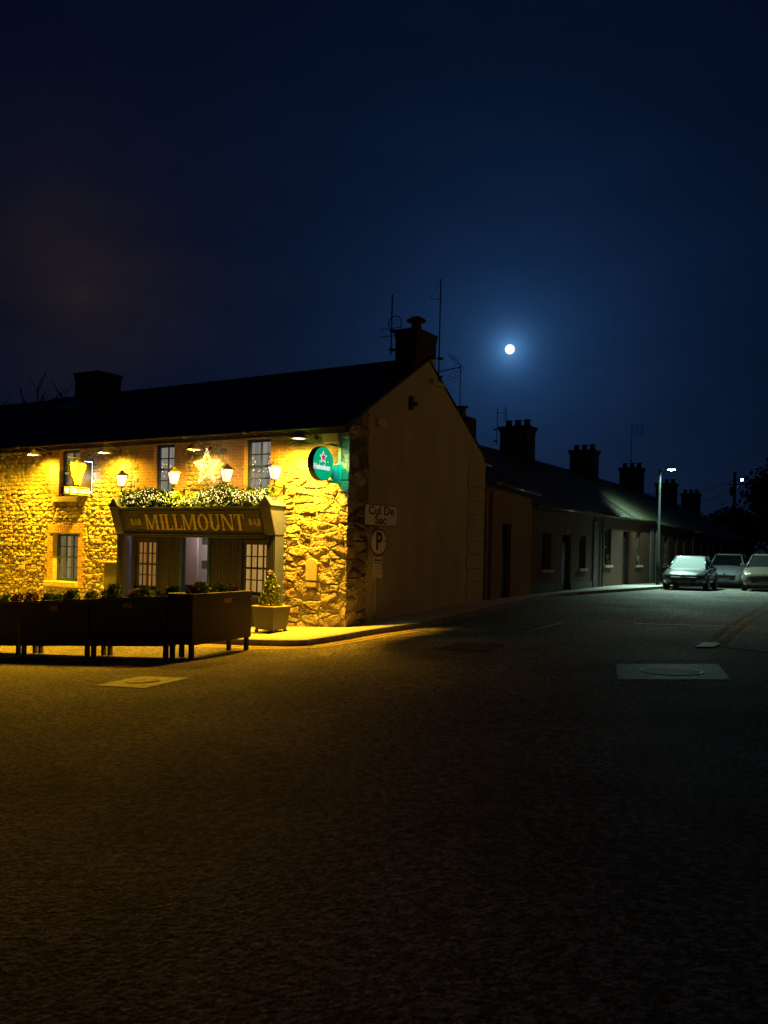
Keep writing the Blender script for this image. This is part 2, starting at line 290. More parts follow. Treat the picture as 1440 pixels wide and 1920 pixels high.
# ------------------------------------------------------------------ mesh builder
class MB:
    def __init__(s, F=FW): s.F = F; s.v = []; s.f = []; s.m = []; s.uv = {}
    def add(s, vs, fs, mi=0):
        o = len(s.v); s.v += [Vector(p) for p in vs]; s.f += [tuple(i + o for i in f) for f in fs]; s.m += [mi] * len(fs); return s
    def box(s, x0, x1, y0, y1, z0, z1, mi=0):
        vs = [(x0, y0, z0), (x1, y0, z0), (x1, y1, z0), (x0, y1, z0), (x0, y0, z1), (x1, y0, z1), (x1, y1, z1), (x0, y1, z1)]
        return s.add(vs, [(0, 3, 2, 1), (4, 5, 6, 7), (0, 1, 5, 4), (1, 2, 6, 5), (2, 3, 7, 6), (3, 0, 4, 7)], mi)
    def hexa(s, b, t, mi=0):   # b, t: 4 bottom and 4 top points, ccw from above
        return s.add(list(b) + list(t), [(0, 3, 2, 1), (4, 5, 6, 7), (0, 1, 5, 4), (1, 2, 6, 5), (2, 3, 7, 6), (3, 0, 4, 7)], mi)
    def prism(s, pts, d, mi=0):  # polygon pts extruded by vector d
        n = len(pts); pts = [Vector(p) for p in pts]; d = Vector(d)
        return s.add(pts + [p + d for p in pts], [tuple(range(n)), tuple(range(2 * n - 1, n - 1, -1))] + [(i, i + n, (i + 1) % n + n, (i + 1) % n) for i in range(n)], mi)
    def tube(s, pts, r, n=8, mi=0, cap=True):
        pts = [Vector(p) for p in pts]; rs = r if isinstance(r, (list, tuple)) else [r] * len(pts)
        o = len(s.v); prev = None
        for i, p in enumerate(pts):
            d = (pts[min(i + 1, len(pts) - 1)] - pts[max(i - 1, 0)]).normalized()
            if prev is None: a = d.cross(Vector((0, 0, 1)) if abs(d.z) < .9 else Vector((1, 0, 0))).normalized()
            else: a = (prev - d * prev.dot(d)).normalized()
            prev = a; b = d.cross(a)
            for k in range(n):
                t = 2 * math.pi * k / n; s.v.append(p + (a * math.cos(t) + b * math.sin(t)) * rs[i])
        for i in range(len(pts) - 1):
            for k in range(n):
                s.f.append((o + i * n + k, o + i * n + (k + 1) % n, o + (i + 1) * n + (k + 1) % n, o + (i + 1) * n + k)); s.m.append(mi)
        if cap:
            s.f.append(tuple(o + k for k in range(n))[::-1]); s.m.append(mi)
            e = o + (len(pts) - 1) * n; s.f.append(tuple(e + k for k in range(n))); s.m.append(mi)
        return s
    def lathe(s, c, prof, n=16, mi=0, axis='Z', rot=0.0):
        c = Vector(c); o = len(s.v)
        for (r, h) in prof:
            for k in range(n):
                t = 2 * math.pi * k / n + rot
                a, b = r * math.cos(t), r * math.sin(t)
                s.v.append(c + (Vector((a, b, h)) if axis == 'Z' else Vector((h, a, b)) if axis == 'X' else Vector((a, h, b))))
        for i in range(len(prof) - 1):
            for k in range(n):
                s.f.append((o + i * n + k, o + i * n + (k + 1) % n, o + (i + 1) * n + (k + 1) % n, o + (i + 1) * n + k)); s.m.append(mi)
        s.f.append(tuple(o + k for k in range(n))[::-1]); s.m.append(mi)
        e = o + (len(prof) - 1) * n; s.f.append(tuple(e + k for k in range(n))); s.m.append(mi)
        return s
    def ball(s, c, r, n=8, mi=0):
        k = max(3, n // 2)
        return s.lathe(c, [(r * math.sin(math.pi * (i + .02) / (k + .04)), -r * math.cos(math.pi * (i + .02) / (k + .04))) for i in range(k + 1)], n, mi)
    def build(s, name, mats, parent=None, smooth=False, bevel=0.0, F=None, kind=None, label=None, uvfn=None):
        F = F or s.F
        inv = parent.matrix_world.inverted() @ F if parent is not None else None
        if parent is None:   # top-level mesh: origin at the middle of its foot
            ws = [F @ v for v in s.v]
            mn = [min(w[i] for w in ws) for i in range(3)]; mx_ = [max(w[i] for w in ws) for i in range(3)]
            base = Matrix.Translation(((mn[0] + mx_[0]) / 2, (mn[1] + mx_[1]) / 2, mn[2]))
            rot = F.to_3x3().to_4x4(); mw = base @ rot; inv = mw.inverted() @ F
        me = bpy.data.meshes.new(name)
        me.from_pydata([tuple(inv @ v) for v in s.v], [], s.f)
        if not isinstance(mats, (list, tuple)): mats = [mats]
        for m_ in mats: me.materials.append(M[m_] if isinstance(m_, str) else m_)
        me.polygons.foreach_set('material_index', s.m)
        if uvfn:
            uvl = me.uv_layers.new(name='UVMap')
            for p in me.polygons:
                for li in p.loop_indices:
                    uvl.data[li].uv = uvfn(s.v[me.loops[li].vertex_index], p)
        bm = bmesh.new(); bm.from_mesh(me); bmesh.ops.recalc_face_normals(bm, faces=bm.faces); bm.to_mesh(me); bm.free()
        if smooth:
            me.polygons.foreach_set('use_smooth', [True] * len(me.polygons))
        me.update()
        o = bpy.data.objects.new(name, me); COL.objects.link(o)
        if parent is not None: o.parent = parent
        else: o.matrix_world = mw
        if bevel:
            b = o.modifiers.new('bevel', 'BEVEL'); b.width = bevel; b.segments = 2; b.limit_method = 'ANGLE'
        if smooth:
            pass
        if kind: o['kind'] = kind
        if label: o['label'] = label
        bpy.context.view_layer.update() if parent is None else None
        return o
def sub(o, parent):
    """put a built part under another part (both live in the same space)"""
    o.parent = parent; return o
def thing(name, label, cat, loc, F=FA, group=None, rz=0.0):
    o = bpy.data.objects.new(name, None); COL.objects.link(o); o.empty_display_size = 0.2
    o.matrix_world = F @ Matrix.Translation(loc) @ Matrix.Rotation(rz, 4, 'Z')
    tag(o, label, cat, group); bpy.context.view_layer.update(); return o
def tag(o, label, cat, group=None):
    o['label'] = label; o['category'] = cat
    if group: o['group'] = group
    return o
def copy_tree(o, parent=None):
    c = o.copy(); COL.objects.link(c)
    if parent: c.parent = parent
    for ch in list(o.children): copy_tree(ch, c)
    return c
def holes_wall(mb, x0, x1, z0, z1, y0, y1, holes, mi=0):
    xs = sorted({x0, x1, *[h[0] for h in holes], *[h[1] for h in holes]})
    zs = sorted({z0, z1, *[h[2] for h in holes], *[h[3] for h in holes]})
    inh = lambda x, z: any(h[0] < x < h[1] and h[2] < z < h[3] for h in holes)
    idx = {}
    def vid(x, y, z):
        k = (x, y, z)
        if k not in idx: idx[k] = len(mb.v); mb.v.append(Vector(k))
        return idx[k]
    def q(a, b, c, d): mb.f.append((vid(*a), vid(*b), vid(*c), vid(*d))); mb.m.append(mi)
    solid = lambda i, j: 0 <= i < len(xs) - 1 and 0 <= j < len(zs) - 1 and not inh((xs[i] + xs[i + 1]) / 2, (zs[j] + zs[j + 1]) / 2)
    for i in range(len(xs) - 1):
        for j in range(len(zs) - 1):
            if not solid(i, j): continue
            a, b, c, d = xs[i], xs[i + 1], zs[j], zs[j + 1]
            q((a, y0, c), (b, y0, c), (b, y0, d), (a, y0, d)); q((a, y1, c), (a, y1, d), (b, y1, d), (b, y1, c))
            if not solid(i - 1, j): q((a, y0, c), (a, y0, d), (a, y1, d), (a, y1, c))
            if not solid(i + 1, j): q((b, y0, c), (b, y1, c), (b, y1, d), (b, y0, d))
            if not solid(i, j - 1): q((a, y0, c), (a, y1, c), (b, y1, c), (b, y0, c))
            if not solid(i, j + 1): q((a, y0, d), (b, y0, d), (b, y1, d), (a, y1, d))
    return mb

# ------------------------------------------------------------------ ground
def ground():
    def axis(lo, hi, near0, near1, step):
        a = list(np.arange(near0, near1, step)); s = step; x = near0
        while x > lo: s *= 1.35; x -= s; a.insert(0, x)
        s = step; x = a[-1]
        while x < hi: s *= 1.35; x += s; a.append(x)
        return np.array(a)
    xs = axis(-1500, 1500, -18, 32, 0.6); ys = axis(-300, 3000, -2, 66, 0.6)
    X, Y = np.meshgrid(xs, ys); Z = garr(X, Y)
    mb = MB(); n = len(xs); mb.v = [Vector(p) for p in zip(X.ravel(), Y.ravel(), Z.ravel())]
    mb.f = [(j * n + i, j * n + i + 1, (j + 1) * n + i + 1, (j + 1) * n + i) for j in range(len(ys) - 1) for i in range(n - 1)]
    mb.m = [0] * len(mb.f)
    mb.build('road', 'asphalt', smooth=True, kind='structure')
ground()

# kerb line: along the lit front, round the corner and up the side street
def fa(x, v): p = FA @ Vector((x, -v, 0)); return Vector((p.x, p.y, 0))
def fb(t, v): p = FB @ Vector((t, -v, 0)); return Vector((p.x, p.y, 0))
kerb = [fa(x, 2.45) for x in np.arange(-22, -1.9, 0.5)]
for px, py in [(560, 1213), (600, 1207), (640, 1200.5), (680, 1193), (720, 1186.5), (760, 1181), (800, 1175), (850, 1165), (900, 1153), (950, 1140), (1000, 1128), (1050, 1118)]:
    p = G(px, py); kerb.append(Vector((p.x, p.y, 0)))
kerb += [fb(t, 1.9) for t in (20, 24, 28, 32, 36, 42, 48, 56, 66)]
def smooth_line(P, n=3):
    for _ in range(n):
        Q = [P[0]]
        for a, b in zip(P[:-1], P[1:]): Q += [a * .75 + b * .25, a * .25 + b * .75]
        P = Q + [P[-1]]
    return P
kerb = smooth_line(kerb, 2)
def offset(P, d):
    out = []
    for i, p in enumerate(P):
        t = (P[min(i + 1, len(P) - 1)] - P[max(i - 1, 0)]).normalized()
        out.append(p + Vector((t.y, -t.x, 0)) * d)      # positive = towards the road
    return out
def ribbon(mb, P, d0, d1, dz, mi=0, i0=0, i1=None):
    a = offset(P, d0)[i0:i1]; b = offset(P, d1)[i0:i1]; o = len(mb.v)
    for p, q in zip(a, b):
        mb.v.append(Vector((p.x, p.y, g(p.x, p.y) + dz))); mb.v.append(Vector((q.x, q.y, g(q.x, q.y) + dz)))
    for i in range(len(a) - 1): mb.f.append((o + 2 * i, o + 2 * i + 1, o + 2 * i + 3, o + 2 * i + 2)); mb.m.append(mi)
def wallpt(p):       # nearest point behind the building line
    q = FA.inverted() @ p
    if q.x < 0.0: w = fa(q.x, -0.3) if q.x < -0.6 else fa(-0.6, -0.3)
    else: q2 = FB.inverted() @ p; w = fb(max(q2.x, 0.6), -0.3)
    return w
def pavement():
    mb = MB(); rows = offset(kerb, -0.12); ins = 10; PH = 0.115
    grid = []
    for p in rows:
        w = wallpt(p); grid.append([p.lerp(w, k / ins) for k in range(ins + 1)])
    for r_ in grid:
        for p in r_: mb.v.append(Vector((p.x, p.y, g(p.x, p.y) + PH)))
    n = ins + 1
    for i in range(len(grid) - 1):
        for k in range(ins): mb.f.append((i * n + k, (i + 1) * n + k, (i + 1) * n + k + 1, i * n + k + 1)); mb.m.append(0)
    mb.build('pavement', 'pavement', kind='structure')
    kb = MB(); a = offset(kerb, -0.12); o = 0
    for p, q in zip(offset(kerb, -0.125), kerb):
        zp, zq = g(p.x, p.y), g(q.x, q.y)
        kb.v += [Vector((p.x, p.y, zp - .1)), Vector((p.x, p.y, zp + PH + .006)), Vector((q.x, q.y, zq + PH + .002)), Vector((q.x, q.y, zq - .1))]
    for i in range(len(kerb) - 1):
        for k in range(3): kb.f.append((4 * i + k, 4 * i + k + 1, 4 * i + k + 5, 4 * i + k + 4)); kb.m.append(0)
    kb.build('kerb', 'kerb', kind='structure')
pavement()
# double yellow lines round the corner
iy0 = min(range(len(kerb)), key=lambda i: (kerb[i] - fa(-12, 2.4)).length)
e_ = G(812, 1183); iy1 = min(range(len(kerb)), key=lambda i: (kerb[i] - Vector((e_.x, e_.y, 0))).length)
mb = MB(); ribbon(mb, kerb, 0.22, 0.32, 0.006, 0, iy0, iy1); ribbon(mb, kerb, 0.46, 0.56, 0.006, 0, iy0, iy1)
M['lit_yellow_line'] = mat('lit_yellow_road_paint', (0.50, 0.36, 0.06), 0.75, 0.35, 9, 0.3, 50)  # same road yellow, lightened for the lamplit kerb lines
mb.build('yellow_road_marking', 'lit_yellow_line', kind='structure')
def quad_line(pts, w, name, m_):
    mb = MB(); P = []
    for a, b in zip(pts[:-1], pts[1:]):
        n_ = max(2, int((b - a).length / 0.5))
        P += [a.lerp(b, k / n_) for k in range(n_)]
    P.append(pts[-1]); P = [Vector((p.x, p.y, 0)) for p in P]
    ribbon(mb, P, -w / 2, w / 2, 0.007); return mb.build(name, m_, kind='structure')
quad_line([G(778, 1181), G(990, 1184.5), G(1056, 1167)], 0.07, 'white_road_marking', 'white_line')
quad_line([G(1188, 1169.5), G(1420, 1176)], 0.08, 'white_road_marking', 'white_line')
quad_line([G(1332, 1205), G(1352, 1184), G(1440, 1132)], 0.12, 'yellow_road_marking', 'dim_yellow_line')
quad_line([G(1355, 1207), G(1378, 1184), G(1460, 1132)], 0.12, 'yellow_road_marking', 'dim_yellow_line')
quad_line([G(1336, 1211), G(1460, 1226)], 0.12, 'yellow_road_marking', 'dim_yellow_line')
# pale patch of broken kerb stone where the lines meet
mb = MB(); pp = [G(x, y) for x, y in [(1303, 1215), (1318, 1207), (1340, 1206), (1350, 1210), (1338, 1215)]]
mb.prism([(p.x, p.y, p.z - .02) for p in pp], (0, 0, 0.045)); mb.build('concrete_patch', 'concrete', kind='structure')

def slab_cover(name, label, corners, cpx, rad_px, bars, rot, rusty):
    P = [G(*c) for c in corners]; c = sum(P, Vector()) / 4
    t = thing(name, label, 'manhole cover', (c.x, c.y, g(c.x, c.y)), FW)
    mb = MB(); n = 8; o = 0
    for j in range(n + 1):
        for i in range(n + 1):
            a = P[0].lerp(P[1], i / n).lerp(P[3].lerp(P[2], i / n), j / n); mb.v.append(Vector((a.x, a.y, g(a.x, a.y) + 0.008)))
    mb.f = [(j * (n + 1) + i, j * (n + 1) + i + 1, (j + 1) * (n + 1) + i + 1, (j + 1) * (n + 1) + i) for j in range(n) for i in range(n)]; mb.m = [0] * len(mb.f)
    mb.build('surround', 'concrete', t)
    cc = G(*cpx); e1 = G(cpx[0] + rad_px, cpx[1] + rad_px * .0227); rad = (e1 - cc).length
    z = g(cc.x, cc.y) + 0.011
    rim = MB(); rim.lathe((cc.x, cc.y, z), [(rad, 0), (rad * .99, .007), (rad * .93, .007), (rad * .92, 0.001), (0.01, 0.001)], 36)
    def drape(m_):
        for v in m_.v: v.z += g(v.x, v.y) - g(cc.x, cc.y)
    drape(rim)
    rim.build('frame_ring', 'cast_iron', t)
    fl = MB(); fl.lathe((cc.x, cc.y, z + .0015), [(rad * .915, 0), (rad * .915, .001)], 36); drape(fl); fl.build('dark_gap_disc', 'sign_black', t)  # flat black disc paints the dark depth below the bars
    gr = MB(); k0 = bars
    for k in range(-k0, k0 + 1):
        x = k * rad * .86 / k0; h = math.sqrt(max(0.0001, (rad * .88) ** 2 - x * x))
        ca, sa = math.cos(rot), math.sin(rot)
        w = rad * .22 / k0
        pts = [(x - w, -h), (x + w, -h), (x + w, h), (x - w, h)]
        gr.prism([(cc.x + a * ca - b * sa, cc.y + a * sa + b * ca, z + .003) for a, b in pts], (0, 0, .005))
    drape(gr)
    gr.build('grating', 'rust' if rusty else 'cast_iron', t)
M['post_paint'] = mat('post_paint', (.011, .014, .016), .9, .2, 8, spec=.12)
M['pot_paint'] = mat('pot_grey_paint', (.05, .055, .10), .5, .1, 6)
M['plate_iron'] = mat('worn_plate_iron', (.16, .12, .08), .6, .3, 12, .2)
M['rust'] = mat('rusty_iron', (0.34, 0.17, 0.09), 0.6, 0.4, 15, 0.3)
slab_cover('manhole_cover', 'round barred manhole cover set in a pale concrete square at the right of the road', [(1158, 1275), (1369, 1275), (1347, 1246), (1154, 1246)], (1259, 1260), 60, 7, 0.0, True)
slab_cover('manhole_cover', 'round manhole cover in a yellow-lit concrete square in front of the planters', [(180, 1286), (270, 1291.5), (357, 1272), (262, 1269)], (268, 1278.5), 27, 5, 0.5, False)
def grate(name, label, corners, nx, ny):
    P = [G(*c) for c in corners]; c = sum(P, Vector()) / 4
    mb = MB(); pt = lambda u, v: P[0].lerp(P[1], u).lerp(P[3].lerp(P[2], u), v)
    for i in range(nx):
        for j in range(ny):
            a, b = (i + .18) / nx, (i + .82) / nx; c_, d = (j + .14) / ny, (j + .86) / ny
            q = [pt(a, c_), pt(b, c_), pt(b, d), pt(a, d)]
            mb.prism([(p.x, p.y, g(p.x, p.y) - .002) for p in q], (0, 0, .016))
    bs = [pt(0, 0), pt(1, 0), pt(1, 1), pt(0, 1)]
    mb.prism([(p.x, p.y, g(p.x, p.y) - .012) for p in bs], (0, 0, .018))
    tag(mb.build(name, 'cast_iron' if nx < 10 else 'plate_iron'), label, 'drain cover')
grate('drain_grate', 'barred gully grate in the road beside the yellow kerb lines', [(590, 1229), (618, 1232), (628, 1224), (602, 1222)], 6, 1)
grate('utility_cover', 'dark chequered utility cover in the middle of the road mouth', [(812, 1219), (912, 1222), (952, 1207), (858, 1205)], 22, 12)

# ------------------------------------------------------------------ the pub: rubble wall with real relief
PUBX0 = -15.5
rect = lambda a, b: (A(*a)[0], A(*b)[0], A(*b)[1], A(*a)[1])
W_UL = (-10.10, -9.22, 2.92, 4.27); W_UM = (-6.27, -5.50, 2.92, 4.27); W_UR = (-3.12, -2.28, 2.90, 4.27); W_LL = (-10.30, -9.20, 0.47, 1.85)
W_FL = (-14.3, -13.4, 2.92, 4.27)
SHOP = (-6.95, -1.95, -1.4, 2.45)
HOLES = [W_UL, W_UM, W_UR, W_LL, W_FL]
pub = thing('pub_building', 'long stone pub with rubble front lit yellow, slate roof and cream gable end', 'pub', (0, 0, -0.2), FA)
def stone_relief(X, Z, sizefn, seed, amp=0.06):
    """distance-to-edge relief of irregular rubble; returns height, stone id, edge value"""
    r = np.random.default_rng(seed); pts = []
    zz = Z.min() - .3
    while zz < Z.max() + .3:
        h = sizefn(0)[1] * r.uniform(.7, 1.25); xx = X.min() - .3
        while xx < X.max() + .3:
            w, hh = sizefn(xx); w = w * r.uniform(.5, 1.6)
            if h > hh * 1.35 or r.random() < 0.22:
                pts.append((xx + w / 2, zz + h * .25 + r.normal() * .012, r.random())); pts.append((xx + w / 2 + r.normal() * .03, zz + h * .75, r.random()))
            else: pts.append((xx + w / 2, zz + h / 2 + r.normal() * h * .16, r.random()))
            xx += w
        zz += h
    P = np.array(pts); fx = X.ravel(); fz = Z.ravel()
    wx = fx + .03 * (vnoise(fx, fz, 6, 41) - .5) + .02 * (vnoise(fx, fz, 19, 42) - .5); wz = fz + .03 * (vnoise(fx, fz, 5, 43) - .5) + .022 * (vnoise(fx, fz, 17, 44) - .5)
    F1 = np.full(fx.shape, 9.); F2 = np.full(fx.shape, 9.); ID = np.zeros(fx.shape)
    order = np.argsort(wx); wxs, wzs = wx[order], wz[order]; Po = P[np.argsort(P[:, 0])]
    f1 = F1.copy(); f2 = F2.copy(); idd = ID.copy(); CH = 3000; tl = np.zeros(fx.shape); TL = np.zeros(fx.shape)
    for s in range(0, len(wxs), CH):
        a, b = wxs[s:s + CH], wzs[s:s + CH]
        m_ = (Po[:, 0] > a.min() - .75) & (Po[:, 0] < a.max() + .75); q = Po[m_]
        d = np.sqrt(((a[:, None] - q[None, :, 0]) * .62) ** 2 + (b[:, None] - q[None, :, 1]) ** 2)
        k = np.argpartition(d, 1, axis=1)[:, :2]; dd = np.take_along_axis(d, k, 1); w0 = np.argmin(dd, 1); ar = np.arange(len(a))
        f1[s:s + CH] = dd[ar, w0]; f2[s:s + CH] = dd[ar, 1 - w0]; idd[s:s + CH] = q[k[ar, w0], 2]; qq = q[k[ar, w0]]; tl[s:s + CH] = np.sin(qq[:, 2] * 97) * .30 * (a - qq[:, 0]) + np.sin(qq[:, 2] * 171) * .38 * (b - qq[:, 1])
    F1[order] = f1; F2[order] = f2; ID[order] = idd; TL[order] = tl
    e = F2 - F1
    return F1.reshape(X.shape), e.reshape(X.shape), ID.reshape(X.shape), TL.reshape(X.shape)
def vnoise(X, Z, s, seed):
    r = np.random.default_rng(seed); T = r.random((256, 256)); x = X * s; z = Z * s
    xi = np.floor(x).astype(int); zi = np.floor(z).astype(int); fx = x - xi; fz = z - zi; fx = fx * fx * (3 - 2 * fx); fz = fz * fz * (3 - 2 * fz)
    t = lambda i, j: T[(i) % 256, (j) % 256]
    return (t(xi, zi) * (1 - fx) + t(xi + 1, zi) * fx) * (1 - fz) + (t(xi, zi + 1) * (1 - fx) + t(xi + 1, zi + 1) * fx) * fz
def stone_material():
    m, t, b = new_mat('rubble_stone'); b.inputs['Roughness'].default_value = 0.88
    at = N(t, 'ShaderNodeAttribute'); at.attribute_name = 'stone'
    sp = N(t, 'ShaderNodeSeparateColor'); t.links.new(at.outputs['Color'], sp.inputs[0])
    r = N(t, 'ShaderNodeValToRGB'); e = r.color_ramp.elements
    e[0].position = 0; e[0].color = (0.13, 0.12, 0.10, 1); e[1].position = 1; e[1].color = (0.50, 0.46, 0.38, 1)
    for p, c in ((.25, (0.34, 0.31, 0.26, 1)), (.5, (0.42, 0.32, 0.22, 1)), (.75, (0.22, 0.21, 0.19, 1))):
        q = r.color_ramp.elements.new(p); q.color = c
    t.links.new(sp.outputs[0], r.inputs[0])
    tc = N(t, 'ShaderNodeTexCoord')
    n = N(t, 'ShaderNodeTexNoise'); n.inputs['Scale'].default_value = 22; n.inputs['Detail'].default_value = 8; n.inputs['Roughness'].default_value = 0.7; t.links.new(tc.outputs['Object'], n.inputs[0])
    mx = N(t, 'ShaderNodeMix', data_type='RGBA', blend_type='MULTIPLY'); mx.inputs[0].default_value = 0.7
    rr = N(t, 'ShaderNodeValToRGB'); rr.color_ramp.elements[0].position = .3; rr.color_ramp.elements[0].color = (.45, .45, .45, 1); rr.color_ramp.elements[1].position = .65; rr.color_ramp.elements[1].color = (1.25, 1.25, 1.25, 1)
    t.links.new(n.outputs[0], rr.inputs[0]); t.links.new(r.outputs[0], mx.inputs[6]); t.links.new(rr.outputs[0], mx.inputs[7])
    mo = N(t, 'ShaderNodeMix', data_type='RGBA'); mo.inputs[6].default_value = (0.22, 0.20, 0.16, 1)   # mortar where edge value is low
    t.links.new(sp.outputs[1], mo.inputs[0]); t.links.new(mx.outputs[2], mo.inputs[7]); t.links.new(mo.outputs[2], b.inputs['Base Color'])
    n2 = N(t, 'ShaderNodeTexNoise'); n2.inputs['Scale'].default_value = 45; n2.inputs['Detail'].default_value = 6; t.links.new(tc.outputs['Object'], n2.inputs[0])
    bp = N(t, 'ShaderNodeBump'); bp.inputs['Strength'].default_value = 0.8; bp.inputs['Distance'].default_value = 0.015
    t.links.new(n2.outputs[0], bp.inputs['Height']); t.links.new(bp.outputs[0], b.inputs['Normal'])
    return m
M['stone'] = stone_material()
# brick dressings round the openings (x0, x1, z0, z1)
BRICKS = [(W_UL[0] - .42, W_UL[1] + .30, 2.95, 4.5), (W_UM[0] - .62, W_UM[1] + .42, 2.6, 4.5), (W_UR[0] - .62, W_UR[1] + .50, 2.6, 4.5),
          (W_LL[0] - .30, W_LL[1] + .28, .30, 2.15), (W_FL[0] - .4, W_FL[1] + .3, 2.9, 4.5)]
def stone_grid(name, F, x0, x1, z0, z1, step, holes, bricks, sizefn, seed, parent, smooth_above=9, amp=.044, skip=None):
    nx = int(round((x1 - x0) / step)); nz = int(round((z1 - z0) / step))
    xs = np.linspace(x0, x1, nx + 1); zs = np.linspace(z0, z1, nz + 1)
    for h in holes:   # snap grid lines to the openings
        for v in h[:2]: xs[np.argmin(abs(xs - v))] = v
        for v in h[2:]: zs[np.argmin(abs(zs - v))] = v
    X, Z = np.meshgrid(xs, zs)
    F1, E, ID, TILT = stone_relief(X, Z, sizefn, seed)
    rag = .035 * (vnoise(X, Z, 9, seed + 5) - .5) + .05 * (vnoise(X, Z, 5, seed + 8) - .5)
    s = np.clip((E + rag * .45 - .006) / .034, 0, 1); s = s * s * (3 - 2 * s)
    fine = (vnoise(X, Z, 13, seed + 1) - .5) * .012 + (vnoise(X, Z, 27, seed + 2) - .5) * .018 + (vnoise(X, Z, 52, seed + 6) - .5) * .014
    h = s * (amp * (.45 + .65 * np.mod(ID * 7.3, 1)) + np.clip(TILT, -.016, .016)) + fine * (.6 + .5 * s)
    bm_ = np.zeros_like(X)
    for (a, b, c, d) in bricks:
        w = .06 * np.sign(np.sin((Z - c) * math.pi / .165))     # toothed edges
        m_ = (X > a + w) & (X < b - w) & (Z > c) & (Z < d); bm_[m_] = 1
    h = np.where(bm_ > 0, .035 + .010 * (vnoise(X, Z, 12, 3) - .5), h)
    sm = np.clip((Z - smooth_above) / .35, 0, 1) ; h = h * (1 - .45 * sm) + .012 * sm * (1 - bm_)
    n = nx + 1
    V = np.stack([X.ravel(), -h.ravel(), Z.ravel()], 1)
    f = []; mi = []
    xc = (xs[:-1] + xs[1:]) / 2; zc = (zs[:-1] + zs[1:]) / 2
    XC, ZC = np.meshgrid(xc, zc); keep = np.ones_like(XC, bool)
    for hh in holes: keep &= ~((XC > hh[0]) & (XC < hh[1]) & (ZC > hh[2]) & (ZC < hh[3]))
    if skip is not None: keep &= ~skip(XC, ZC)
    J, I = np.nonzero(keep); a = J * n + I
    quads = np.stack([a, a + 1, a + n + 1, a + n], 1)
    mid = (bm_[:-1, :-1] > 0)[J, I].astype(int)
    me = bpy.data.meshes.new(name)
    me.vertices.add(len(V)); inv = np.array(parent.matrix_world.inverted() @ F); V4 = (inv[:3, :3] @ V.T).T + inv[:3, 3]
    me.vertices.foreach_set('co', V4.ravel().astype(np.float32))
    me.loops.add(len(quads) * 4); me.loops.foreach_set('vertex_index', quads.ravel().astype(np.int32))
    me.polygons.add(len(quads)); me.polygons.foreach_set('loop_start', np.arange(0, len(quads) * 4, 4, dtype=np.int32))
    me.polygons.foreach_set('loop_total', np.full(len(quads), 4, np.int32)) if hasattr(me.polygons[0], 'loop_total') and False else None
    me.materials.append(M['stone']); me.materials.append(M['brick'])
    me.polygons.foreach_set('material_index', mid.astype(np.int32)); me.polygons.foreach_set('use_smooth', np.zeros(len(quads), bool))
    ca = me.color_attributes.new('stone', 'FLOAT_COLOR', 'POINT')
    colr = np.stack([ID.ravel(), s.ravel(), np.zeros(s.size), np.ones(s.size)], 1).astype(np.float32); ca.data.foreach_set('color', colr.ravel())
    me.update(calc_edges=True); me.validate()
    o = bpy.data.objects.new(name, me); COL.objects.link(o); o.parent = parent
    return o
front = stone_grid('wall', FA, PUBX0, 0.03, -1.9, 4.45, .0185, HOLES, BRICKS,
                   lambda x: (.50, .24) if x > -1.9 else (.21, .13), 11, pub, smooth_above=3.0,
                   skip=lambda X, Z: (X > SHOP[0]) & (X < SHOP[1]) & (Z < SHOP[3]))
(a0_, b0_), (a1_, b1_) = A(576, 1088), A(598, 1047)
mb = MB(FA); mb.prism([(a0_, -.085, b0_), (a1_, -.085, b0_), (a1_ + .01, -.085, b1_ - .12), (a1_ - .06, -.085, b1_ - .02), (a0_ + .1, -.085, b1_), (a0_, -.085, b1_ - .06)], (0, .08, 0))
mb.build('smooth_slab', 'sill', pub, bevel=.012)
mb = MB(FA); mb.prism([(a0_ + .02, -.075, b0_ - .15), (a1_ - .02, -.075, b0_ - .16), (a1_, -.075, b0_ - .03), (a0_, -.075, b0_ - .02)], (0, .07, 0)); mb.build('smooth_slab', 'sill', pub, bevel=.012)
# gable: strip of bare quoins then smooth render
stone_grid('gable_quoins', FB, -0.03, 0.82, -1.2, 4.95, .03, [], [], lambda x: (.6, .3), 5, pub, amp=.05,
           skip=lambda X, Z: Z > 4.45 + X * .60)
mb = MB(FB)
mb.prism([(0.80, -.012, -1.0), (7.38, -.012, -1.0), (7.38, -.012, 4.42), (3.72, -.012, 6.70), (0.80, -.012, 4.93)], (0, .45, 0))
gab = mb.build('gable_wall', 'render', pub)
# worn quoin blocks at the far end of the gable
mb = MB(FB)
z = -0.5; k = 0
while z < 4.3:
    w = 1.18 if k % 2 == 0 else 1.10
    mb.box(7.42 - w, 7.40, -.045, .05, z, min(z + .385, 4.25)); z += .40; k += 1
mb.build('render_quoin', 'render', pub, bevel=.008)
